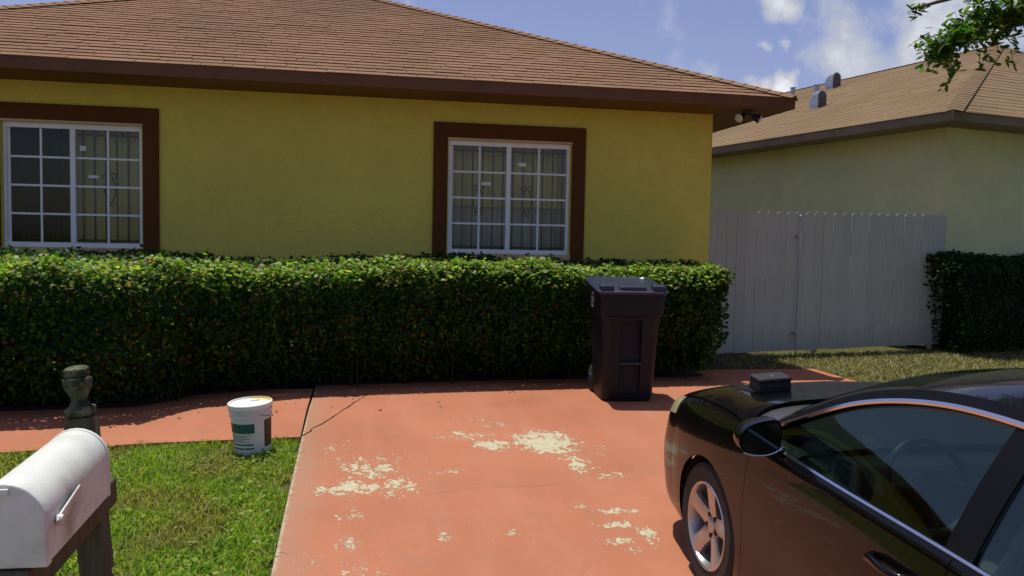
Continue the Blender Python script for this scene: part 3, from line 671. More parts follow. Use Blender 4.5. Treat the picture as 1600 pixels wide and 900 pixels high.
# ------------------------------------------------------------------ fence
fe = empty('picket_fence', (4.16, 9.862, 0), math.atan2(.57, 3.87)); tag(fe, 'tall grey wooden picket fence with rounded tops joining the two houses', 'fence')
def mat_wood(name, c, var=.18):
    m = NT(name); oi = m.n('ShaderNodeObjectInfo'); mp = m.n('ShaderNodeMapping'); mp.inputs['Scale'].default_value = (14, 14, .8); m.l(m.pos(), mp.inputs[0])
    g = m.noise(3, 6, .6, vec=mp.outputs[0]); cc = m.mix(m.rng(g, .3, .7), tuple(x*(1-var) for x in c), tuple(x*(1+var) for x in c))
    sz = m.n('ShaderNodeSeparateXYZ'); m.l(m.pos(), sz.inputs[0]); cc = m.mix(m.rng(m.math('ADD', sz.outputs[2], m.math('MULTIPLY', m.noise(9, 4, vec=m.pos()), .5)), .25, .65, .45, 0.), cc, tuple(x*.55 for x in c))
    cc = m.mix(m.math('MULTIPLY', oi.outputs['Random'], .34), cc, tuple(x*.7 for x in c)); m.bsdf(cc, .8, 0, m.bump(g, .002), spec=.25); return m.m
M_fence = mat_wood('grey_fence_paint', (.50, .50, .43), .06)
PW = .149; mb = MB(); top = 1.86; pts = [(-PW/2+.002, 0, .03), (PW/2-.002, 0, .03)]+[((PW/2-.002)*math.cos(a), 0, top-.042+.042*math.sin(a)) for a in [math.pi*i/8 for i in range(9)]]
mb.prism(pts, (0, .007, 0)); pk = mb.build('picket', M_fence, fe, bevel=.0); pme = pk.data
n = 27
for i in range(n):
    o = pk if i == 0 else bpy.data.objects.new('picket', pme)
    if i: col.objects.link(o); o.parent = fe
    o.location = (PW*(i+.5), rng.uniform(-.003, .003), rng.uniform(-.006, .006)+.012*i/n*4); o.rotation_euler = (0, rng.uniform(-.003, .003), 0)
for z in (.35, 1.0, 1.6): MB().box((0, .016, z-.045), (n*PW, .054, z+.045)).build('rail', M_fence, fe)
for x in (.05, 1.9, n*PW-.06): MB().box((x-.045, .056, 0), (x+.045, .146, 1.75)).build('post', M_fence, fe)
gp = MB(); gp.tube([(1.495, -.09, 0), (1.495, -.09, 1.80)], .011, 10); gp = gp.build('gate_rod', M_galv, fe, smooth=True)
MB().lathe([(.012, 1.78), (.028, 1.785), (.03, 1.80), (.022, 1.825), (.004, 1.835)], 16, (1.495, -.09, 0)).build('cap', M_galv, gp, smooth=True)
for z in (.28, 1.55): MB().box((1.480, -.105, z-.018), (1.510, -.004, z+.018)).build('bracket', M_galv, gp, bevel=.004)

# ------------------------------------------------------------------ wheeled bin
M_bin = plain('navy_black_plastic', (.008, .009, .013), .5, var=.3, scale=5, bump=.001, bscale=200, spec=.28)
M_lid = plain('faded_navy_plastic', (.020, .027, .062), .32, var=.2, scale=7, bump=.001, bscale=150)
M_rubber = plain('black_rubber', (.018, .018, .018), .75, var=.2, bump=.001)
binr = empty('wheeled_bin', (2.425, 7.36, 0), R(-5)); tag(binr, 'dark navy wheeled rubbish bin with closed lid in front of the hedge', 'bin')
def rrect(cx, cy, hx, hy, r, z, n=5, tilt=0):
    P = []
    for q, (sx, sy) in enumerate(((1, 1), (-1, 1), (-1, -1), (1, -1))):
        for i in range(n+1):
            a = math.pi/2*(q+i/n); P.append(Vector((cx+sx*(hx-r)+r*math.cos(a), cy+sy*(hy-r)+r*math.sin(a), 0)))
    for p in P: p.z = z+tilt*(p.y-cy)
    return P
T = .13
mb = MB(); mb.loft([rrect(0, .02, .225, .25, .07, .012), rrect(0, .02, .235, .262, .075, .05), rrect(0, .012, .252, .285, .08, .40), rrect(0, .006, .268, .305, .08, .70), rrect(0, .002, .274, .312, .08, .79, tilt=T*.5),
     rrect(0, 0, .296, .334, .075, .82, tilt=T*.7), rrect(0, 0, .302, .34, .075, .99, tilt=T), rrect(0, 0, .312, .35, .075, .995, tilt=T), rrect(0, 0, .312, .35, .075, 1.02, tilt=T)])
body = mb.build('body', M_bin, binr, smooth=32)
def boolean(o, cutter, op='DIFFERENCE'):
    m_ = o.modifiers.new('cut', 'BOOLEAN'); m_.operation = op; m_.solver = 'EXACT'; m_.object = cutter
    bpy.context.view_layer.update(); dg = bpy.context.evaluated_depsgraph_get(); me = bpy.data.meshes.new_from_object(o.evaluated_get(dg)); o.modifiers.clear(); o.data = me; bpy.data.objects.remove(cutter)
ct = MB().box((-.10, -.42, .36), (.10, -.235, .74)).build('cut', None, binr); boolean(body, ct)
ct = MB().box((-.10, -.42, .07), (.10, -.222, .335)).build('cut', None, binr); boolean(body, ct)
MB().tube([(-.104, -.272, .352), (.104, -.272, .352)], .013, 10).build('lift_bar', M_lid, body, smooth=True)
mb = MB(); mb.loft([rrect(0, -.005, .322, .362, .07, 1.024, tilt=T), rrect(0, -.005, .326, .366, .07, 1.034, tilt=T), rrect(0, -.005, .326, .366, .07, 1.046, tilt=T), rrect(0, 0, .305, .345, .07, 1.058, tilt=T), rrect(0, .0, .27, .31, .06, 1.062, tilt=T), rrect(0, .0, .26, .30, .06, 1.052, tilt=T)])
lid = mb.build('lid', M_lid, binr, smooth=32)
for sx in (-1, 1):
    MB().obox((sx*.235, -.30, 1.035), (.06, 0, 0), (0, .055, .055*T), (0, 0, .028)).build('lid_lug', M_lid, lid, bevel=.015)
MB().obox((0, -.30, 1.028), (.12, 0, 0), (0, .045, .045*T), (0, 0, .024)).build('lid_panel', M_lid, lid, bevel=.012)
mb = MB(); mb.tube([(-.22, .36, 1.02), (-.22, .41, 1.045), (.22, .41, 1.045), (.22, .36, 1.02)], .014, 8); mb.build('handle', M_bin, binr, smooth=True)
for sx in (-1, 1):
    mb = MB(); mb.lathe([(.03, -.026), (.10, -.026), (.125, -.015), (.125, .015), (.10, .026), (.03, .026)], 24, (sx*.22, .31, .125), 'X'); wh = mb.build('wheel', M_rubber, binr, smooth=True)
    MB().lathe([(.002, -.03), (.055, -.03), (.06, .03), (.002, .03)], 16, (sx*.22, .31, .125), 'X').build('hub', M_lid, wh, smooth=True)
MB().tube([(-.24, .31, .125), (.24, .31, .125)], .011, 8).build('axle', M_galv, binr)
# white emblem stamped on the left side: ring with a small mark inside
M_print = plain('white_print', (.5, .5, .5), .6, var=.5, scale=60)
mb = MB(); cy, cz = -.02, .80
def skin(y, z): return -.271-.10*(z-.70)-.0035 if z < .79 else -.3045
cz = .91
ring = lambda r: [(-.3028, cy+r*math.cos(a), cz+r*math.sin(a)*1.0) for a in [2*math.pi*i/24 for i in range(24)]]
a_, b_ = ring(.07), ring(.058); mb.add(a_+b_, [(i, (i+1) % 24, 24+(i+1) % 24, 24+i) for i in range(24)])
for k in range(3):
    an = k*2.09+.5; mb.add([(-.3030, cy+.045*math.cos(an), cz+.045*math.sin(an)), (-.3030, cy+.03*math.cos(an+.9), cz+.03*math.sin(an+.9)), (-.3030, cy+.012*math.cos(an+1.6), cz+.012*math.sin(an+1.6)), (-.3030, cy+.02*math.cos(an-.5), cz+.02*math.sin(an-.5))], [(0, 1, 2, 3)])
em = mb.build('emblem', M_print, body, fixn=False)

# ------------------------------------------------------------------ bucket
M_pail = plain('white_pail_plastic', (.66, .67, .64), .4, var=.06, scale=10)
m = NT('stained_white_lid'); sep = m.n('ShaderNodeSeparateXYZ'); m.l(m.obj(), sep.inputs[0])
f = m.math('ADD', m.math('MULTIPLY', sep.outputs[0], 3.2), m.math('ADD', m.math('MULTIPLY', sep.outputs[1], 2.6), m.math('MULTIPLY', m.noise(14, 4), .5)))
c = m.mix(m.rng(f, .55, .75), (.80, .80, .77), (.62, .56, .22)); m.bsdf(c, .5, 0); M_plid = m.m
M_label = plain('green_label_print', (.012, .10, .075), .5, var=.3, scale=30); M_lab2 = plain('dark_red_print', (.05, .022, .018), .5, var=.4, scale=30)
M_lab3 = plain('grey_label_print', (.26, .29, .28), .6, var=.4, scale=80)
bz = gz(5.93)-.03; bk = empty('paint_bucket', (-.722, 6.07, bz+.014)); bk.scale = (.97, .97, .97); bk.rotation_euler = (R(2), R(-4), R(15)); tag(bk, 'white plastic bucket with lid and green label on the lawn edge', 'bucket')
SB = 1.0
def pr(z): return .128+.022*z/.37
mb = MB(); mb.lathe([(.001, 0), (.122, 0), (.128, .006), (pr(.27), .27), (pr(.27)+.006, .272), (pr(.275)+.006, .278), (pr(.29), .281), (pr(.31), .31), (pr(.31)+.007, .312), (pr(.32)+.007, .318), (pr(.33), .321), (.150, .352)], 48); pail = mb.build('body', M_pail, bk, smooth=30)
mb = MB(); mb.lathe([(.157, .338), (.158, .364), (.155, .369), (.147, .369), (.144, .358), (.136, .356), (.05, .357), (.001, .357)], 48); pl_ = mb.build('lid', M_plid, bk, smooth=30)
MB().tube([(.04+.03*math.cos(a), .05+.012*math.sin(a), .362) for a in [math.pi*(1+i/8) for i in range(9)]], .003, 6).build('lid_tab', M_lab3, pl_)
def wrap(name, a0, a1, z0, z1, mat, parent, off=.0012):
    mb = MB(); n = 14
    for i in range(n):
        p, q = R(a0+(a1-a0)*i/n), R(a0+(a1-a0)*(i+1)/n); r0, r1 = pr(z0)+off, pr(z1)+off
        mb.quad((r0*math.cos(p), r0*math.sin(p), z0), (r0*math.cos(q), r0*math.sin(q), z0), (r1*math.cos(q), r1*math.sin(q), z1), (r1*math.cos(p), r1*math.sin(p), z1))
    mb.build(name, mat, parent, smooth=60, fixn=False)
A0 = 178
wrap('green_label', A0, A0+92, .165, .235, M_label, pail); wrap('dark_label', A0+122, A0+162, .05, .25, M_lab2, pail)
for i, (z, l) in enumerate(((.150, 74), (.138, 60), (.126, 70), (.114, 52), (.102, 66), (.078, 78), (.050, 80))): wrap('label_text_line', A0+8, A0+8+l, z-.003, z+(.003 if i < 5 else .008), M_lab3 if i < 5 else M_label, pail)
hp = [(0.150*math.cos(a)*1.03, .150*math.sin(a)*1.03, .30-.05*math.sin((i/16)*math.pi)) for i, a in enumerate([R(-75+150*j/16) for j in range(17)])]
MB().tube(hp, .0028, 6).build('wire_handle', M_galv, bk, smooth=True)

# ------------------------------------------------------------------ mailbox on post
m = NT('weathered_white_enamel'); n1 = m.noise(9, 7, .7, dist=.6); n2 = m.noise(34, 6, .75); n3 = m.noise(3.5, 5, .6)
c = m.mix(m.rng(n3, .35, .65), (.68, .70, .65), (.58, .60, .53)); c = m.mix(m.rng(n1, .48, .70, 0, .50), c, (.40, .41, .30)); c = m.mix(m.rng(n2, .62, .72, 0, .38), c, (.20, .19, .14))
sp = m.n('ShaderNodeSeparateXYZ'); m.l(m.obj(), sp.inputs[0])
dx = m.math('ADD', m.math('ABSOLUTE', m.math('SUBTRACT', sp.outputs[1], -.40)), m.math('MULTIPLY', m.math('ABSOLUTE', m.math('SUBTRACT', sp.outputs[2], .99)), 1.6))
st = m.math('SUBTRACT', m.math('ADD', n1, m.math('MULTIPLY', n2, .4)), m.math('MULTIPLY', dx, 3.2)); c = m.mix(m.math('MULTIPLY', m.rng(st, .25, .6, 0, .6), m.rng(sp.outputs[0], -.02, .0, 0., 1.)), c, (.16, .14, .10))
m.bsdf(c, .5, 0, m.bump(n2, .0008)); M_mail = m.m
M_post = mat_wood('mossy_weathered_wood', (.085, .075, .045), .45)
m = NT('lichen_crusted_wood'); n1 = m.noise(30, 6, .7); n2 = m.noise(9, 3)
c = m.mix(m.rng(n1, .42, .62), (.025, .028, .016), (.20, .20, .12)); c = m.mix(m.rng(n2, .4, .6, 0, .5), c, (.035, .06, .025)); m.bsdf(c, .95, 0, m.bump(n1, .006), spec=.1); M_lichen = m.m
mlb = empty('mailbox', (-.80, 2.86, gz(2.86)-.03)); MO = Vector(mlb.location); tag(mlb, 'weathered white mailbox on a leaning wooden post with turned finial', 'mailbox')
W2, ML = .092, .51
def arch(hw, wallh, n=14): return [(-hw, 0)]+[(-hw*math.cos(math.pi*i/n), wallh+hw*math.sin(math.pi*i/n)*1.02) for i in range(n+1)]+[(hw, 0)]
Mx = Matrix.Translation((-.882, 2.30, .576)) @ Matrix.Rotation(R(3.2), 4, 'X') @ Matrix.Rotation(R(-1.5), 4, 'Z')
def mp_(x, y, z): return Mx @ Vector((x, y, z))-MO
mb = MB(); A_ = arch(W2, .125); rings = [[mp_(x, y, z) for x, z in A_] for y in (.012, .03, ML-.03, ML)]; mb.loft(rings)
boxo = mb.build('box', M_mail, mlb, smooth=40, bevel=.004)
mb = MB(); A2 = arch(W2+.006, .127)
# door: proud cap with a short rolled rim and a notch at the crown
mb.loft([[mp_(x*.97, -.012, z*.98+.002) for x, z in A2], [mp_(x, -.006, z) for x, z in A2], [mp_(x, .022, z) for x, z in A2]])
door = mb.build('door', M_mail, mlb, smooth=40, bevel=.003)
MB().obox(mp_(0, -.012, .205), (.014, 0, 0), (0, .008, 0), (0, 0, .010)).build('latch', M_mail, door, bevel=.003)
# rear cap lip
mb = MB(); mb.loft([[mp_(x*1.03, ML-.012, z*1.012) for x, z in A_], [mp_(x*1.03, ML+.004, z*1.012) for x, z in A_]]); mb.build('rear_cap', M_mail, mlb, smooth=40, bevel=.002)
fx = W2+.006
fl_ = MB(); fl_.prism([mp_(fx, .055, .100), mp_(fx, .07, .078), mp_(fx, .15, .092), mp_(fx, .16, .085), mp_(fx, .235, .105), mp_(fx, .24, .128), mp_(fx, .225, .138), mp_(fx, .08, .112)], Mx.to_3x3() @ Vector((.006, 0, 0))); flag = fl_.build('flag', M_mail, mlb, bevel=.002)
pv = MB(); c_ = mp_(fx+.009, .075, .096); pv.lathe([(.001, .004), (.012, .003), (.014, -.003), (.014, -.012)], 14, c_, 'X'); pv.build('pivot', M_mail, flag, smooth=True)
# arm under the box, slightly rising to the back
mb = MB(); mb.obox(Mx @ Vector((.014, .345, -.052))-MO, Mx.to_3x3() @ Vector((.042, 0, 0)), Mx.to_3x3() @ Vector((0, .365, 0)), Mx.to_3x3() @ Vector((0, 0, .047))); mb.build('arm', M_post, mlb, bevel=.008)
# post leans a little to the left
pb = Vector((-.772, 2.87, gz(2.87)-.1)); pt = Vector((-.893, 2.92, .835)); ax = (pt-pb).normalized(); sx_ = Vector((1, 0, 0))-ax*ax.x; sx_.normalize(); sy_ = ax.cross(sx_)
def ring_p(h, r, sq=True, n=24):
    c_ = pb+ax*h; out = []
    for i in range(n):
        a = 2*math.pi*(i+.5)/n; ca, sa = math.cos(a), math.sin(a)
        k = 1/max(abs(ca), abs(sa)) if sq else 1.12
        k = min(k, 1.32) if sq else k
        out.append(c_+(sx_*ca+sy_*sa)*r*k-MO)
    return out
Lp = (pt-pb).length; g0 = .70
mb = MB(); mb.loft([ring_p(0, .043), ring_p(g0-.02, .043), ring_p(g0-.008, .037), ring_p(g0+.008, .037), ring_p(g0+.02, .044), ring_p(Lp-.02, .044), ring_p(Lp, .039)]); post = mb.build('post', M_post, mlb, smooth=30)
prof = [(0, .036, True), (.012, .048, True), (.035, .048, True), (.045, .034, False), (.062, .026, False), (.082, .031, False), (.108, .044, False), (.130, .048, False), (.142, .046, False), (.148, .036, False), (.156, .040, True), (.176, .040, True), (.186, .030, True), (.190, .012, True)]
mb = MB(); mb.loft([ring_p(Lp+h_*.9, r_*.84, sq_) for h_, r_, sq_ in prof]); mb.build('finial', M_lichen, mlb, smooth=40)

# ------------------------------------------------------------------ tree at the right, branches hanging into view
tr = empty('tree', (7.5, 6.5, 0)); TO = Vector(tr.location); tag(tr, 'leafy tree branch hanging in from the upper right corner', 'tree')
tb = MB(TO); tb.tube([(7.5, 6.5, -.05), (7.48, 6.5, .8), (7.42, 6.52, 1.7), (7.3, 6.5, 2.5), (7.2, 6.55, 3.2), (7.25, 6.6, 4.2), (7.3, 6.7, 5.2)], [.16, .13, .12, .115, .09, .06, .02], 10)
SHADE_LIMBS = [[(7.4, 6.6, 2.6), (8.3, 7.2, 3.2), (9.2, 7.9, 3.7), (9.9, 8.4, 4.0)], [(7.4, 6.5, 2.3), (8.5, 6.6, 2.9), (9.6, 6.9, 3.3)], [(7.4, 6.4, 2.8), (8.2, 5.8, 3.5), (9.0, 5.3, 4.0)]]  # unseen limbs added to keep skylight off the neighbour's front wall
limbs = [[(7.25, 6.5, 2.8), (6.6, 6.5, 3.35), (6.05, 6.5, 3.60), (5.6, 6.48, 3.52), (5.25, 6.45, 3.36), (5.0, 6.42, 3.20), (4.82, 6.40, 3.08)],
         [(6.05, 6.5, 3.60), (5.7, 6.45, 3.62), (5.35, 6.4, 3.63), (5.05, 6.4, 3.60), (4.80, 6.4, 3.52), (4.55, 6.4, 3.44)],
         [(6.05, 6.5, 3.60), (5.8, 6.6, 3.50), (5.62, 6.62, 3.38), (5.5, 6.6, 3.24)],
         [(7.2, 6.55, 3.3), (7.8, 6.4, 3.9), (8.4, 6.3, 4.4)], [(7.25, 6.6, 3.8), (6.8, 7.2, 4.4), (6.5, 7.7, 4.9)], [(7.25, 6.6, 4.0), (7.5, 5.9, 4.6), (7.6, 5.3, 5.0)], [(7.25, 6.5, 3.0), (6.7, 6.2, 3.8), (6.1, 5.9, 4.3)]]+SHADE_LIMBS
for l in limbs: tb.tube(l, [.04*(1-.85*i/(len(l)-1))+.003 for i in range(len(l))], 6)
leafP, leafN = [], []
def twig(p, d, L, droop=.3, n=None, spread=.035):
    p = Vector(p); d = Vector(d).normalized(); P = [p]; s = L/6
    for i in range(6):
        d = (d+Vector((random.gauss(0, .12), random.gauss(0, .12), -droop/6+random.gauss(0, .08)))).normalized(); P.append(P[-1]+d*s)
    tb.tube(P, [.005-.0006*i for i in range(7)], 4)
    n = n or int(L*75)
    for k in range(n):
        u = (k+random.random())/n*6; i = min(5, int(u)); q = P[i].lerp(P[i+1], u-i)
        leafP.append(q+Vector((random.gauss(0, spread), random.gauss(0, spread), random.gauss(0, spread*.7)))); leafN.append((random.gauss(0, .7), random.gauss(0, .7)-.2, 1))
rt = random.Random(5)
def along(l, t):
    t *= len(l)-1; i = min(len(l)-2, int(t)); return Vector(l[i]).lerp(Vector(l[i+1]), t-i)
for k in range(105):
    p = along(limbs[0], rt.uniform(.30, 1)); twig(p, (rt.uniform(-1, .4), rt.uniform(-.6, .6), rt.uniform(-.35, .6)), rt.uniform(.12, .30))
for k in range(12):
    p = along(limbs[1], rt.uniform(.05, .55)); twig(p, (rt.uniform(-1, .3), rt.uniform(-.5, .5), rt.uniform(-.2, .6)), rt.uniform(.1, .22))
for k in range(4):
    p = along(limbs[1], rt.uniform(.86, 1)); twig(p, (-.7, rt.uniform(-.3, .3), rt.uniform(-.6, .0)), rt.uniform(.08, .16), n=8, spread=.02)
for k in range(14):
    p = along(limbs[2], rt.uniform(.2, 1)); twig(p, (rt.uniform(-.8, .6), rt.uniform(-.5, .5), rt.uniform(-.6, .5)), rt.uniform(.1, .24))
for k in range(60):
    p = Vector((rt.uniform(5.3, 6.5), rt.uniform(6.3, 6.8), rt.uniform(3.36, 3.75))); twig(p, (rt.uniform(-.8, .6), rt.uniform(-.5, .5), rt.uniform(-.5, .4)), rt.uniform(.15, .32))
twig((5.02, 6.42, 3.15), (-.06, 0, -1), .46, 0, 22, .016)
for q in ((5.45, 6.6, 3.2), (5.7, 6.6, 3.22), (5.3, 6.5, 3.15)): twig(q, (rt.uniform(-.2, .2), 0, -1), .16, 0, 9, .02)
for l in limbs[3:]:  # out-of-view foliage, thickened to block skylight
    for k in range(230):
        p = along(l, rt.uniform(.3, 1))+Vector((rt.gauss(0, .55), rt.gauss(0, .55), abs(rt.gauss(0, .4))))
        if p.z > 4.0 or (p.z > 2.5 and p.x > 1.06*p.y): twig(p, (rt.uniform(-1, 1), rt.uniform(-1, 1), rt.uniform(-.2, .8)), rt.uniform(.2, .4))
tb.build('trunk', M_bark, tr, smooth='all')
P = np.array([tuple(p-TO) for p in leafP]); Nn = np.array(leafN)
tag(np_mesh('crown', leaf_quads(P, Nn, .086, .037, .08), LEAF_F, M_tleaf, tr), kind='stuff')

# ------------------------------------------------------------------ parked car (local: y forward from the front axle, x right, z up)
CS = .93
car = empty('parked_car', (2.50, 3.75, gz(3.75)-.004)); car.scale = (CS, CS, CS); car.rotation_euler = (math.atan(.07), 0, R(0.0))
tag(car, 'black four-door saloon car parked on the red driveway, nose towards the bin', 'car')
def mat_paint():
    m = NT('black_car_paint'); d = m.noise(3, 5); f = m.noise(90, 3)
    c = m.mix(m.rng(d, .35, .7, 0, .5), (.002, .0022, .0022), (.005, .005, .0045))
    m.bsdf(c, m.rng(f, .3, .7, .24, .34), 0, None, .66, .05, Coat_Roughness=m.rng(d, .3, .7, .025, .06)); return m.m
M_paint = mat_paint()
M_chrome = plain('chrome', (.72, .73, .74), .16, 1., var=.05)
M_gblack = plain('gloss_black_trim', (.004, .004, .004), .35, spec=.2)
M_plast = plain('black_plastic', (.025, .026, .027), .5)
M_seat = plain('grey_seat_cloth', (.20, .205, .20), .9, var=.2, scale=30)
M_alloy = plain('silver_alloy', (.50, .50, .50), .32, .85, var=.08)
M_headl = plain('yellowed_lens', (.42, .38, .20), .25, var=.2, coat=.6)
ST = [
 (.97, [(-0.5, 0.24), (-0.55, 0.26), (-0.58, 0.4), (-0.58, 0.5), (-0.55, 0.57), (-0.5, 0.6), (-0.4, 0.625), (-0.2, 0.635), (0, 0.64)]),
 (.90, [(-0.62, 0.2), (-0.7, 0.23), (-0.735, 0.4), (-0.74, 0.54), (-0.7, 0.661), (-0.64, 0.715), (-0.5, 0.74), (-0.3, 0.755), (0, 0.765)]),
 (.75, [(-0.7, 0.18), (-0.8, 0.22), (-0.838, 0.4), (-0.845, 0.57), (-0.815, 0.743), (-0.75, 0.815), (-0.6, 0.845), (-0.35, 0.86), (0, 0.87)]),
 (.50, [(-0.75, 0.18), (-0.85, 0.21), (-0.885, 0.42), (-0.892, 0.61), (-0.862, 0.8), (-0.8, 0.889), (-0.65, 0.942), (-0.36, 0.957), (0, 0.967)]),
 (.0, [(-0.78, 0.17), (-0.88, 0.2), (-0.905, 0.44), (-0.914, 0.65), (-0.888, 0.86), (-0.825, 0.955), (-0.68, 1.021), (-0.38, 1.041), (0, 1.051)]),
 (-.4, [(-0.79, 0.17), (-0.888, 0.2), (-0.902, 0.42), (-0.91, 0.66), (-0.893, 0.864), (-0.862, 0.963), (-0.74, 1.055), (-0.4, 1.085), (0, 1.1)]),
 (-.8, [(-.79,.17),(-.890,.20),(-.895,.42),(-.908,.67),(-.893,.87),(-.866,.955),(-.74,.985),(-.4,1.0),(0,1.0)]),
 (-1.7, [(-.79,.17),(-.890,.20),(-.895,.42),(-.908,.69),(-.893,.89),(-.866,.975),(-.74,1.0),(-.4,1.0),(0,1.0)]),
 (-2.6, [(-.79,.17),(-.888,.20),(-.900,.42),(-.912,.70),(-.893,.91),(-.850,.995),(-.70,1.03),(-.4,1.05),(0,1.05)]),
 (-3.2, [(-.76,.19),(-.86,.22),(-.892,.44),(-.900,.70),(-.872,.93),(-.80,1.03),(-.66,1.08),(-.38,1.11),(0,1.115)]),
 (-3.7, [(-.68,.22),(-.79,.26),(-.835,.46),(-.84,.70),(-.80,.94),(-.73,1.04),(-.6,1.075),(-.35,1.095),(0,1.10)]),
 (-3.86, [(-.56,.28),(-.64,.30),(-.68,.46),(-.69,.66),(-.66,.84),(-.61,.92),(-.5,.95),(-.3,.965),(0,.97)]) ]
YS = np.array([s[0] for s in ST][::-1]); PT = np.array([s[1] for s in ST][::-1])     # ascending y
def hermite(xs, ys, x):
    i = int(np.clip(np.searchsorted(xs, x)-1, 0, len(xs)-2)); h = xs[i+1]-xs[i]; t_ = (x-xs[i])/h
    def tang(k):
        if k == 0: return (ys[1]-ys[0])/(xs[1]-xs[0])
        if k == len(xs)-1: return (ys[-1]-ys[-2])/(xs[-1]-xs[-2])
        a = (ys[k]-ys[k-1])/(xs[k]-xs[k-1]); b = (ys[k+1]-ys[k])/(xs[k+1]-xs[k]); w_ = (xs[k+1]-xs[k])/(xs[k+1]-xs[k-1])
        return a*w_+b*(1-w_)
    m0, m1 = tang(i)*h, tang(i+1)*h; t2, t3 = t_*t_, t_**3
    return (2*t3-3*t2+1)*ys[i]+(t3-2*t2+t_)*m0+(-2*t3+3*t2)*ys[i+1]+(t3-t2)*m1
TI = np.arange(9.)
def body_pt(y, t_):
    sec = hermite(YS, PT, y); p = hermite(TI, sec, t_); return Vector((p[0], y, p[1]))
def panel(name, y0, y1, t0, t1, ny, nt_, mat, side, off=0., parent=None, cut=None, solid=.012, smooth=True, yf=None):
    mb = MB(); rows_ = []
    for i in range(ny+1):
        y = y0+(y1-y0)*i/ny; row = []
        for j in range(nt_+1):
            t_ = t0+(t1-t0)*j/nt_; yy = y if yf is None else yf(y, t_); p = body_pt(yy, t_)
            if off: q = (body_pt(yy, min(8, t_+.05))-body_pt(yy, max(0, t_-.05))); nn = Vector((-q.z, 0, q.x)).normalized(); nn = nn if nn.x < 0 or nn.z > .5 else -nn; p = p+nn*off
            row.append(Vector((p.x*side*-1 if side > 0 else p.x, p.y, p.z)))
        rows_.append(row)
    n = nt_+1; V_ = [p for r_ in rows_ for p in r_]; F_ = [(i*n+j, i*n+j+1, (i+1)*n+j+1, (i+1)*n+j) for i in range(ny) for j in range(nt_)]
    mb.add(V_, F_); o = mb.build(name, mat, parent or car, smooth='all')
    # outward normals: point away from the car's middle
    me = o.data; bm = bmesh.new(); bm.from_mesh(me)
    cen = Vector((0, (y0+y1)/2, .5)); s_ = sum(((f.calc_center_median()-cen).dot(f.normal)) for f in bm.faces)
    if s_ < 0: bmesh.ops.reverse_faces(bm, faces=bm.faces)
    bm.to_mesh(me); bm.free()
    sm = o.modifiers.new('solid', 'SOLIDIFY'); sm.thickness = solid; sm.offset = -1
    if cut:
        c_ = MB().lathe([(cut[1], -1.2), (cut[1], -.55)], 48, (0, cut[0], .335), 'X') if side < 0 else MB().lathe([(cut[1], .55), (cut[1], 1.2)], 48, (0, cut[0], .335), 'X')
        boolean(o, c_.build('cut', None, car)); o.data.polygons.foreach_set('use_smooth', [True]*len(o.data.polygons)); o.data.set_sharp_from_angle(angle=R(40))
    else: bake(o)
    return o
G_ = .004
def bake(o):
    bpy.context.view_layer.update(); dg = bpy.context.evaluated_depsgraph_get(); me = bpy.data.meshes.new_from_object(o.evaluated_get(dg)); o.modifiers.clear(); o.data = me
    me.polygons.foreach_set('use_smooth', [True]*len(me.polygons)); me.set_sharp_from_angle(angle=R(42)); return o
for side in (-1, 1):
    panel('front_bumper', .97, .52, 0, 5-.02, 14, 20, M_paint, side)
    panel('fender', .52-G_, -.42, 0, 5-.03, 22, 24, M_paint, side, cut=(0, .362))
    fd = panel('front_door', -.42-G_, -1.74, .15, 5-.02, 16, 20, M_paint, side)
    rd = panel('rear_door', -1.74-G_, -2.62, .15, 5-.02, 16, 20, M_paint, side, cut=(-2.775, .362))
    panel('rear_quarter', -2.62-G_, -3.86, 0, 5-.02, 20, 24, M_paint, side, cut=(-2.775, .362))
    sl_ = panel('sill', -.42-G_, -2.45, 0, .145, 12, 2, M_plast, side)
    hl = panel('headlight', .86, .56, 3.9, 4.92, 10, 8, M_headl, side, off=.004, solid=.01)
    for dd, yc in ((fd, -1.50), (rd, -2.42)):
        q = body_pt(yc, 3.65); xx = q.x-.022; sgn = 1 if side < 0 else -1
        mb = MB(); P = [(sgn*q.x+sgn*.004, yc+.11, q.z-.004), (sgn*(xx-.012), yc+.085, q.z-.002), (sgn*(xx-.018), yc, q.z), (sgn*(xx-.012), yc-.085, q.z+.006), (sgn*q.x+sgn*.004, yc-.11, q.z+.008)]
        mb.tube(P, [.014, .017, .016, .017, .014], 8); mb.build('door_handle', M_paint, dd, smooth='all')
# hood as one panel across, and boot lid
def cross_panel(name, ya, yb, t0, ny, mat, off=.002, bow=None):
    mb = MB(); rows_ = []
    for i in range(ny+1):
        y = ya+(yb-ya)*i/ny; row = []
        for j in range(-14, 15):
            t_ = 8-(8-t0)*abs(j)/14; yy = y+(bow(y)*(1-(j/14)**2) if bow else 0); p = body_pt(yy, t_); row.append(Vector((p.x if j < 0 else -p.x, yy, p.z+off)))
        rows_.append(row)
    mb.loft(rows_, closed=False); o = mb.build(name, mat, car, smooth='all', fixn=False)
    for f in o.data.polygons[:1]:
        if f.normal.z < 0: o.data.flip_normals()
    sm = o.modifiers.new('solid', 'SOLIDIFY'); sm.thickness = .012; sm.offset = -1; return bake(o)
hood = cross_panel('hood', .86, -.33, 5.06, 22, M_paint, bow=lambda y: .06*(.86-y)/1.2)
cross_panel('engine_bay', .84, -.46, 4.75, 12, M_dark, -.022); cross_panel('scuttle', -.25, -.75, 4.85, 8, M_plast, -.02)
cross_panel('front_cap', .968, .866, 5.02, 4, M_paint, 0)
cross_panel('boot_lid', -3.12, -3.855, 5.06, 10, M_paint)
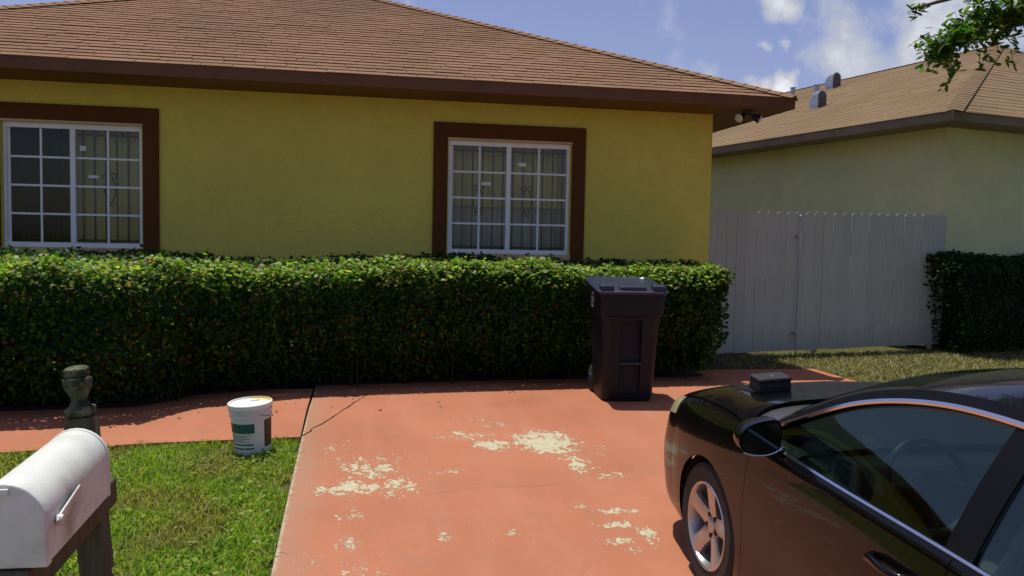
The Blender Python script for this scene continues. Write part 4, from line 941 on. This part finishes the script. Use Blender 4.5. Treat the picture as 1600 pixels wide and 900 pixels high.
# greenhouse
GP = np.array([(-.812, -.36, .965), (-.762, -.64, 1.13), (-.695, -.98, 1.30), (-.635, -1.35, 1.395), (-.605, -1.75, 1.422), (-.602, -2.2, 1.405), (-.625, -2.6, 1.335), (-.69, -3.02, 1.17), (-.72, -3.18, 1.09)])
SI = np.arange(len(GP)*1.); BOW = np.array([.34, .26, .16, .06, 0., -.05, -.12, -.2, -.2]); CRN = np.array([.055, .055, .055, .052, .05, .05, .05, .05, .04])
def gp_(s, q):
    p = hermite(SI, GP, s); b = hermite(SI, BOW, s); c_ = hermite(SI, CRN, s); k = 1-q*q
    return Vector((p[0]*-q, p[1]+b*k, p[2]+c_*k))
def gpanel(name, s0, s1, q0, q1, ns, nq, mat, off=0., solid=.008, parent=None):
    mb = MB(); rows_ = [[gp_(s0+(s1-s0)*i/ns, q0+(q1-q0)*j/nq)+Vector((0, 0, off)) for j in range(nq+1)] for i in range(ns+1)]
    mb.loft(rows_, closed=False); o = mb.build(name, mat, parent or car, smooth='all', fixn=False)
    if o.data.polygons[0].normal.z < 0: o.data.flip_normals()
    sm = o.modifiers.new('solid', 'SOLIDIFY'); sm.thickness = solid; sm.offset = -1; return bake(o)
gpanel('windshield', .06, 2.55, -.925, .925, 16, 20, M_carglass, -.004, .005)
gpanel('roof', 2.58, 5.75, -1, 1, 24, 24, M_paint)
gpanel('rear_glass', 5.78, 7.4, -.9, .9, 12, 16, M_carglass, -.004, .005)
for sg in (-1, 1):
    gpanel('windshield_pillar', 0, 2.575, sg*.93, sg*1.0, 16, 3, M_paint, 0, .05); gpanel('rear_pillar', 5.76, 7.6, sg*.905, sg*1.0, 12, 3, M_paint, 0, .03)
MB().add([gp_(.0, q)+Vector((0, .05, -.006)) for q in np.linspace(-1, 1, 15)]+[gp_(.12, q)+Vector((0, 0, .0)) for q in np.linspace(-.95, .95, 15)], [(i, i+1, 16+i, 15+i) for i in range(14)]).build('cowl', M_plast, car, fixn=False)
yrail = np.array([hermite(SI, GP, s) for s in np.linspace(0, 8, 161)])
def rail(y): i = np.argsort(-yrail[:, 1]); yy = yrail[:, 1]; return Vector((np.interp(-y, -yy, yrail[:, 0]), y, np.interp(-y, -yy, yrail[:, 2])))
def belt(y): p = body_pt(y, 4.97); return Vector((p.x+.006, y, p.z-.004))
def side_pt(y, v, sgn, ins=0):
    a, b = rail(y), belt(y); p = b.lerp(a, v); bul = .018*math.sin(math.pi*v); return Vector((sgn*-(p.x-bul+ins) if sgn > 0 else p.x-bul+ins, y, p.z))
def spanel(name, y0, y1, va, vb, ny, nv, mat, sgn, ins, solid=.006, parent=None):
    mb = MB(); rows_ = [[side_pt(y0+(y1-y0)*i/ny, va(y0+(y1-y0)*i/ny)+(vb(y0+(y1-y0)*i/ny)-va(y0+(y1-y0)*i/ny))*j/nv, sgn, ins) for j in range(nv+1)] for i in range(ny+1)]
    mb.loft(rows_, closed=False); o = mb.build(name, mat, parent or car, smooth='all', fixn=False)
    if o.data.polygons[0].normal.x*sgn < 0: o.data.flip_normals()
    sm = o.modifiers.new('solid', 'SOLIDIFY'); sm.thickness = solid; sm.offset = -1; return bake(o)
def fr(y): return .055/max(.06, (rail(y)-belt(y)).length)      # frame height as a fraction
vt = lambda y: max(.02, 1-fr(y)); vbm = lambda y: min(.03, vt(y))
one = lambda y: 1.0; zero = lambda y: 0.0
for sg in (-1, 1):
    spanel('door_frame', -.40, -2.75, vt, one, 40, 3, M_gblack, sg, 0, .03)
    spanel('side_window', -.56, -1.68, zero, vt, 24, 8, M_carglass, sg, .012, .004)
    spanel('side_window', -1.80, -2.56, zero, vt, 20, 8, M_carglass, sg, .012, .004)
    spanel('door_pillar', -1.68, -1.80, zero, vt, 3, 8, M_gblack, sg, .004, .03)
    spanel('rear_side_pillar', -2.56, -3.12, zero, vt, 14, 6, M_paint, sg, .002, .03)
    spanel('mirror_sail', -.42, -.56, zero, vt, 3, 4, M_gblack, sg, .006, .01)
    # chrome surround
    def ribbon(name, f, ya, yb, n, hw, out):
        mb = MB(); A_, B_ = [], []
        for i in range(n+1):
            y = ya+(yb-ya)*i/n; p = f(y); A_.append(p)
        rings_ = []
        for i, p in enumerate(A_):
            t_ = (A_[min(n, i+1)]-A_[max(0, i-1)]).normalized(); o_ = Vector((sg, 0, .9)).normalized(); u = t_.cross(o_).normalized()
            rings_.append([p+u*hw+o_*out*.2, p+u*hw*.6+o_*out, p-u*hw*.6+o_*out, p-u*hw+o_*out*.2, p-o_*.01])
        mb.loft(rings_); mb.build(name, M_chrome, car, smooth=50)
    ribbon('window_trim', lambda y: side_pt(y, vt(y)+.01, sg), -.46, -2.66, 50, .0115, .008)
    ribbon('belt_trim', lambda y: side_pt(y, .008, sg), -.46, -2.70, 40, .0085, .012)
    # mirror
    mr_ = MB(); c_ = Vector((sg*.975, -.63, 1.02)); rings_ = []
    for k, (dy, s_) in enumerate(((.115, .05), (.105, .42), (.08, .70), (.04, .90), (-.01, 1.0), (-.045, .99))):
        ring_ = []
        for i in range(28):
            a = 2*math.pi*i/28; ca, sa = math.cos(a), math.sin(a); ex = .72
            rx = .100*math.copysign(abs(ca)**ex, ca); rz = .073*math.copysign(abs(sa)**ex, sa)*(1-.30*ca); ring_.append(c_+Vector((sg*rx*s_-sg*.03*(1-s_), dy-.025*ca*0, rz*s_+.01*ca*-1)))
        rings_.append(ring_)
    mr_.loft(rings_); mo = mr_.build('mirror', M_paint, car, smooth=50)
    gl_ = MB(); rg = [c_+(p-c_)*.90 for p in rings_[-1]]; rg = [Vector((p.x, c_.y-.049, p.z)) for p in rg]; gl_.add(rg, [tuple(range(28))]); gl_.build('mirror_glass', plain('mirror_silver', (.10, .11, .11), .06, 1.) if sg < 0 else bpy.data.materials['mirror_silver'], mo)
    mb = MB(); b0 = c_+Vector((-sg*.06, -.0, -.055)); mb.tube([b0, b0+Vector((-sg*.05, .0, -.02)), Vector((sg*.845, -.54, .96))], [.022, .026, .03], 8); mb.build('mirror_arm', M_gblack, mo, smooth=True)
    tb_ = MB(); tb_.tube([c_+Vector((sg*.115*math.cos(a), -.052, .066*math.sin(a)-.012)) for a in [R(205+i*12) for i in range(10)]], .0045, 6); tb_.build('mirror_trim', M_chrome, mo, smooth=True)
# wheels
def wheel(x, y, sg):
    mb = MB(); r = .332; mb.lathe([(.225, -.10), (.30, -.108), (.322, -.095), (r, -.07), (r, .07), (.322, .095), (.30, .108), (.225, .10)], 56, (x, y, r), 'X'); mb.f = [f for f in mb.f if len(f) == 4]; ty = mb.build('tyre', M_rubber, car, smooth=True); ty.name = 'wheel'
    X = lambda d: x+sg*d
    mb = MB(); mb.lathe([(.226, X(.085)-x), (.231, X(.100)-x), (.226, X(.106)-x), (.214, X(.10)-x), (.206, X(.08)-x), (.198, X(-.06)-x)], 48, (x, y, r), 'X')
    mb.f = [f for f in mb.f if len(f) == 4]; mb.build('rim', M_alloy, ty, smooth=40)
    MB().lathe([(.001, X(.0)-x), (.2, X(-.005)-x)], 32, (x, y, r), 'X').build('brake_disc', plain('brake_shadow', (.03, .03, .03), .7), ty)
    for k in range(5):
        a = 2*math.pi*k/5+.35; c_, s_ = math.cos(a), math.sin(a); rad = Vector((0, c_, s_)); tan = Vector((0, -s_, c_)); o_ = Vector((x, y, r)); ax_ = Vector((sg, 0, 0))
        mb = MB(); prof_ = [(.03, .040, .062), (.07, .046, .075), (.13, .043, .086), (.19, .050, .096), (.212, .062, .100)]
        rings_ = [[o_+rad*rr-tan*w_+ax_*(d-.035), o_+rad*rr-tan*w_+ax_*(d-.008), o_+rad*rr-tan*w_*.55+ax_*d, o_+rad*rr+tan*w_*.55+ax_*d, o_+rad*rr+tan*w_+ax_*(d-.008), o_+rad*rr+tan*w_+ax_*(d-.035)] for rr, w_, d in prof_]
        mb.loft(rings_); mb.build('spoke', M_alloy, ty, smooth=30)
        q = o_+Vector((0, math.cos(a+.63), math.sin(a+.63)))*.057+ax_*.066; mb = MB(); mb.lathe([(.013, 0), (.013, sg*.006)], 10, q, 'X'); mb.build('lug_hole', M_dark, ty)
    mb = MB(); mb.lathe([(.085, X(.03)-x), (.082, X(.058)-x), (.04, X(.066)-x), (.038, X(.072)-x), (.03, X(.076)-x), (.001, X(.077)-x)], 28, (x, y, r), 'X'); mb.build('hub', M_alloy, ty, smooth=40)
    mb = MB(); P0, P1 = [], []      # wheel-arch liner
    for i in range(25):
        a = math.pi*i/24; P0.append((x+sg*.085, y+.375*math.cos(a), r+.375*math.sin(a))); P1.append((x-sg*.2, y+.375*math.cos(a), r+.375*math.sin(a)))
    mb.loft([P0, P1], closed=False); n = len(mb.v); mb.add([P1[0]]+P1[1:], [tuple(range(25))]); mb.build('arch_liner', M_dark, car, fixn=False)
for sg in (-1, 1): wheel(sg*.79, 0, sg); wheel(sg*.79, -2.775, sg)
MB().box((-.58, -3.6, .19), (.58, .75, .34)).build('underbody', M_dark, car)
# cabin
mb = MB(); mb.box((-.80, -.95, .55), (.80, -.40, .88)); mb.loft([[(x_, -.30, .90), (x_, -.62, .965), (x_, -.88, .95), (x_, -.98, .86), (x_, -.30, .80)] for x_ in (-.80, -.3, .3, .80)]); mb.build('dashboard', M_plast, car, bevel=.02)
MB().box((-.80, -2.9, .30), (.80, -.4, .38)).build('cabin_floor', M_plast, car)
for sx in (-.38, .38):
    s_ = MB(); s_.obox((sx, -1.35, .52), (.25, 0, 0), (0, .27, .03), (0, 0, .09)); seat = s_.build('front_seat', M_seat, car, bevel=.06, seg=4)
    MB().obox((sx, -1.68, .84), (.24, 0, 0), (0, .075, .03), (0, -.12, .30)).build('seat_back', M_seat, seat, bevel=.06, seg=4)
    MB().obox((sx, -1.82, 1.24), (.13, 0, 0), (0, .045, .01), (0, -.02, .085)).build('headrest', M_seat, seat, bevel=.04, seg=4)
b_ = MB(); b_.obox((0, -2.35, .50), (.66, 0, 0), (0, .26, .03), (0, 0, .10)); rs = b_.build('rear_seat', M_seat, car, bevel=.05, seg=3)
MB().obox((0, -2.72, .80), (.64, 0, 0), (0, .08, .03), (0, -.13, .28)).build('seat_back', M_seat, rs, bevel=.05, seg=3)
c_ = Vector((-.38, -.98, .90)); ax_ = Vector((0, -.90, .42)).normalized(); u = Vector((1, 0, 0)); v_ = ax_.cross(u)
mb = MB(); mb.tube([c_+(u*math.cos(a)+v_*math.sin(a))*.185 for a in [2*math.pi*i/32 for i in range(33)]], .016, 8, cap=False); sw_ = mb.build('steering_wheel', M_plast, car, smooth=True)
mb = MB()
for a in (0, math.pi, -math.pi/2): mb.tube([c_, c_+(u*math.cos(a)+v_*math.sin(a))*.18], .014, 6)
mb.tube([c_-ax_*.02, c_+ax_*.02], .06, 14); mb.tube([c_, c_-ax_*.25], .03, 8); mb.build('wheel_spokes', M_plast, sw_)
# black case lying on the hood
p = body_pt(.10, 6.5); bpy.context.view_layer.update()
hp_ = car.matrix_world @ Vector((-.53, .10, p.z+.004))
cs_ = empty('black_case', hp_); cs_.rotation_euler = (math.atan(.07)+R(2), R(-3), R(3)); tag(cs_, 'small black zipped case lying on the car hood', 'case')
M_case = plain('black_nylon', (.010, .010, .010), .7, var=.3, scale=60, bump=.001, bscale=300)
bb = MB().box((-.088, -.055, 0), (.088, .055, .046)).build('base', M_case, cs_, bevel=.012, seg=3); MB().box((-.088, -.055, .049), (.088, .055, .076)).build('lid', M_case, cs_, bevel=.012, seg=3)
MB().box((-.083, -.050, .045), (.083, .050, .050)).build('zip', plain('zip_tape', (.03, .03, .03), .5), cs_)
MB().lathe([(.001, .004), (.006, .003), (.007, 0)], 10, (.0, -.01, .0755)).build('stud', M_chrome, cs_)
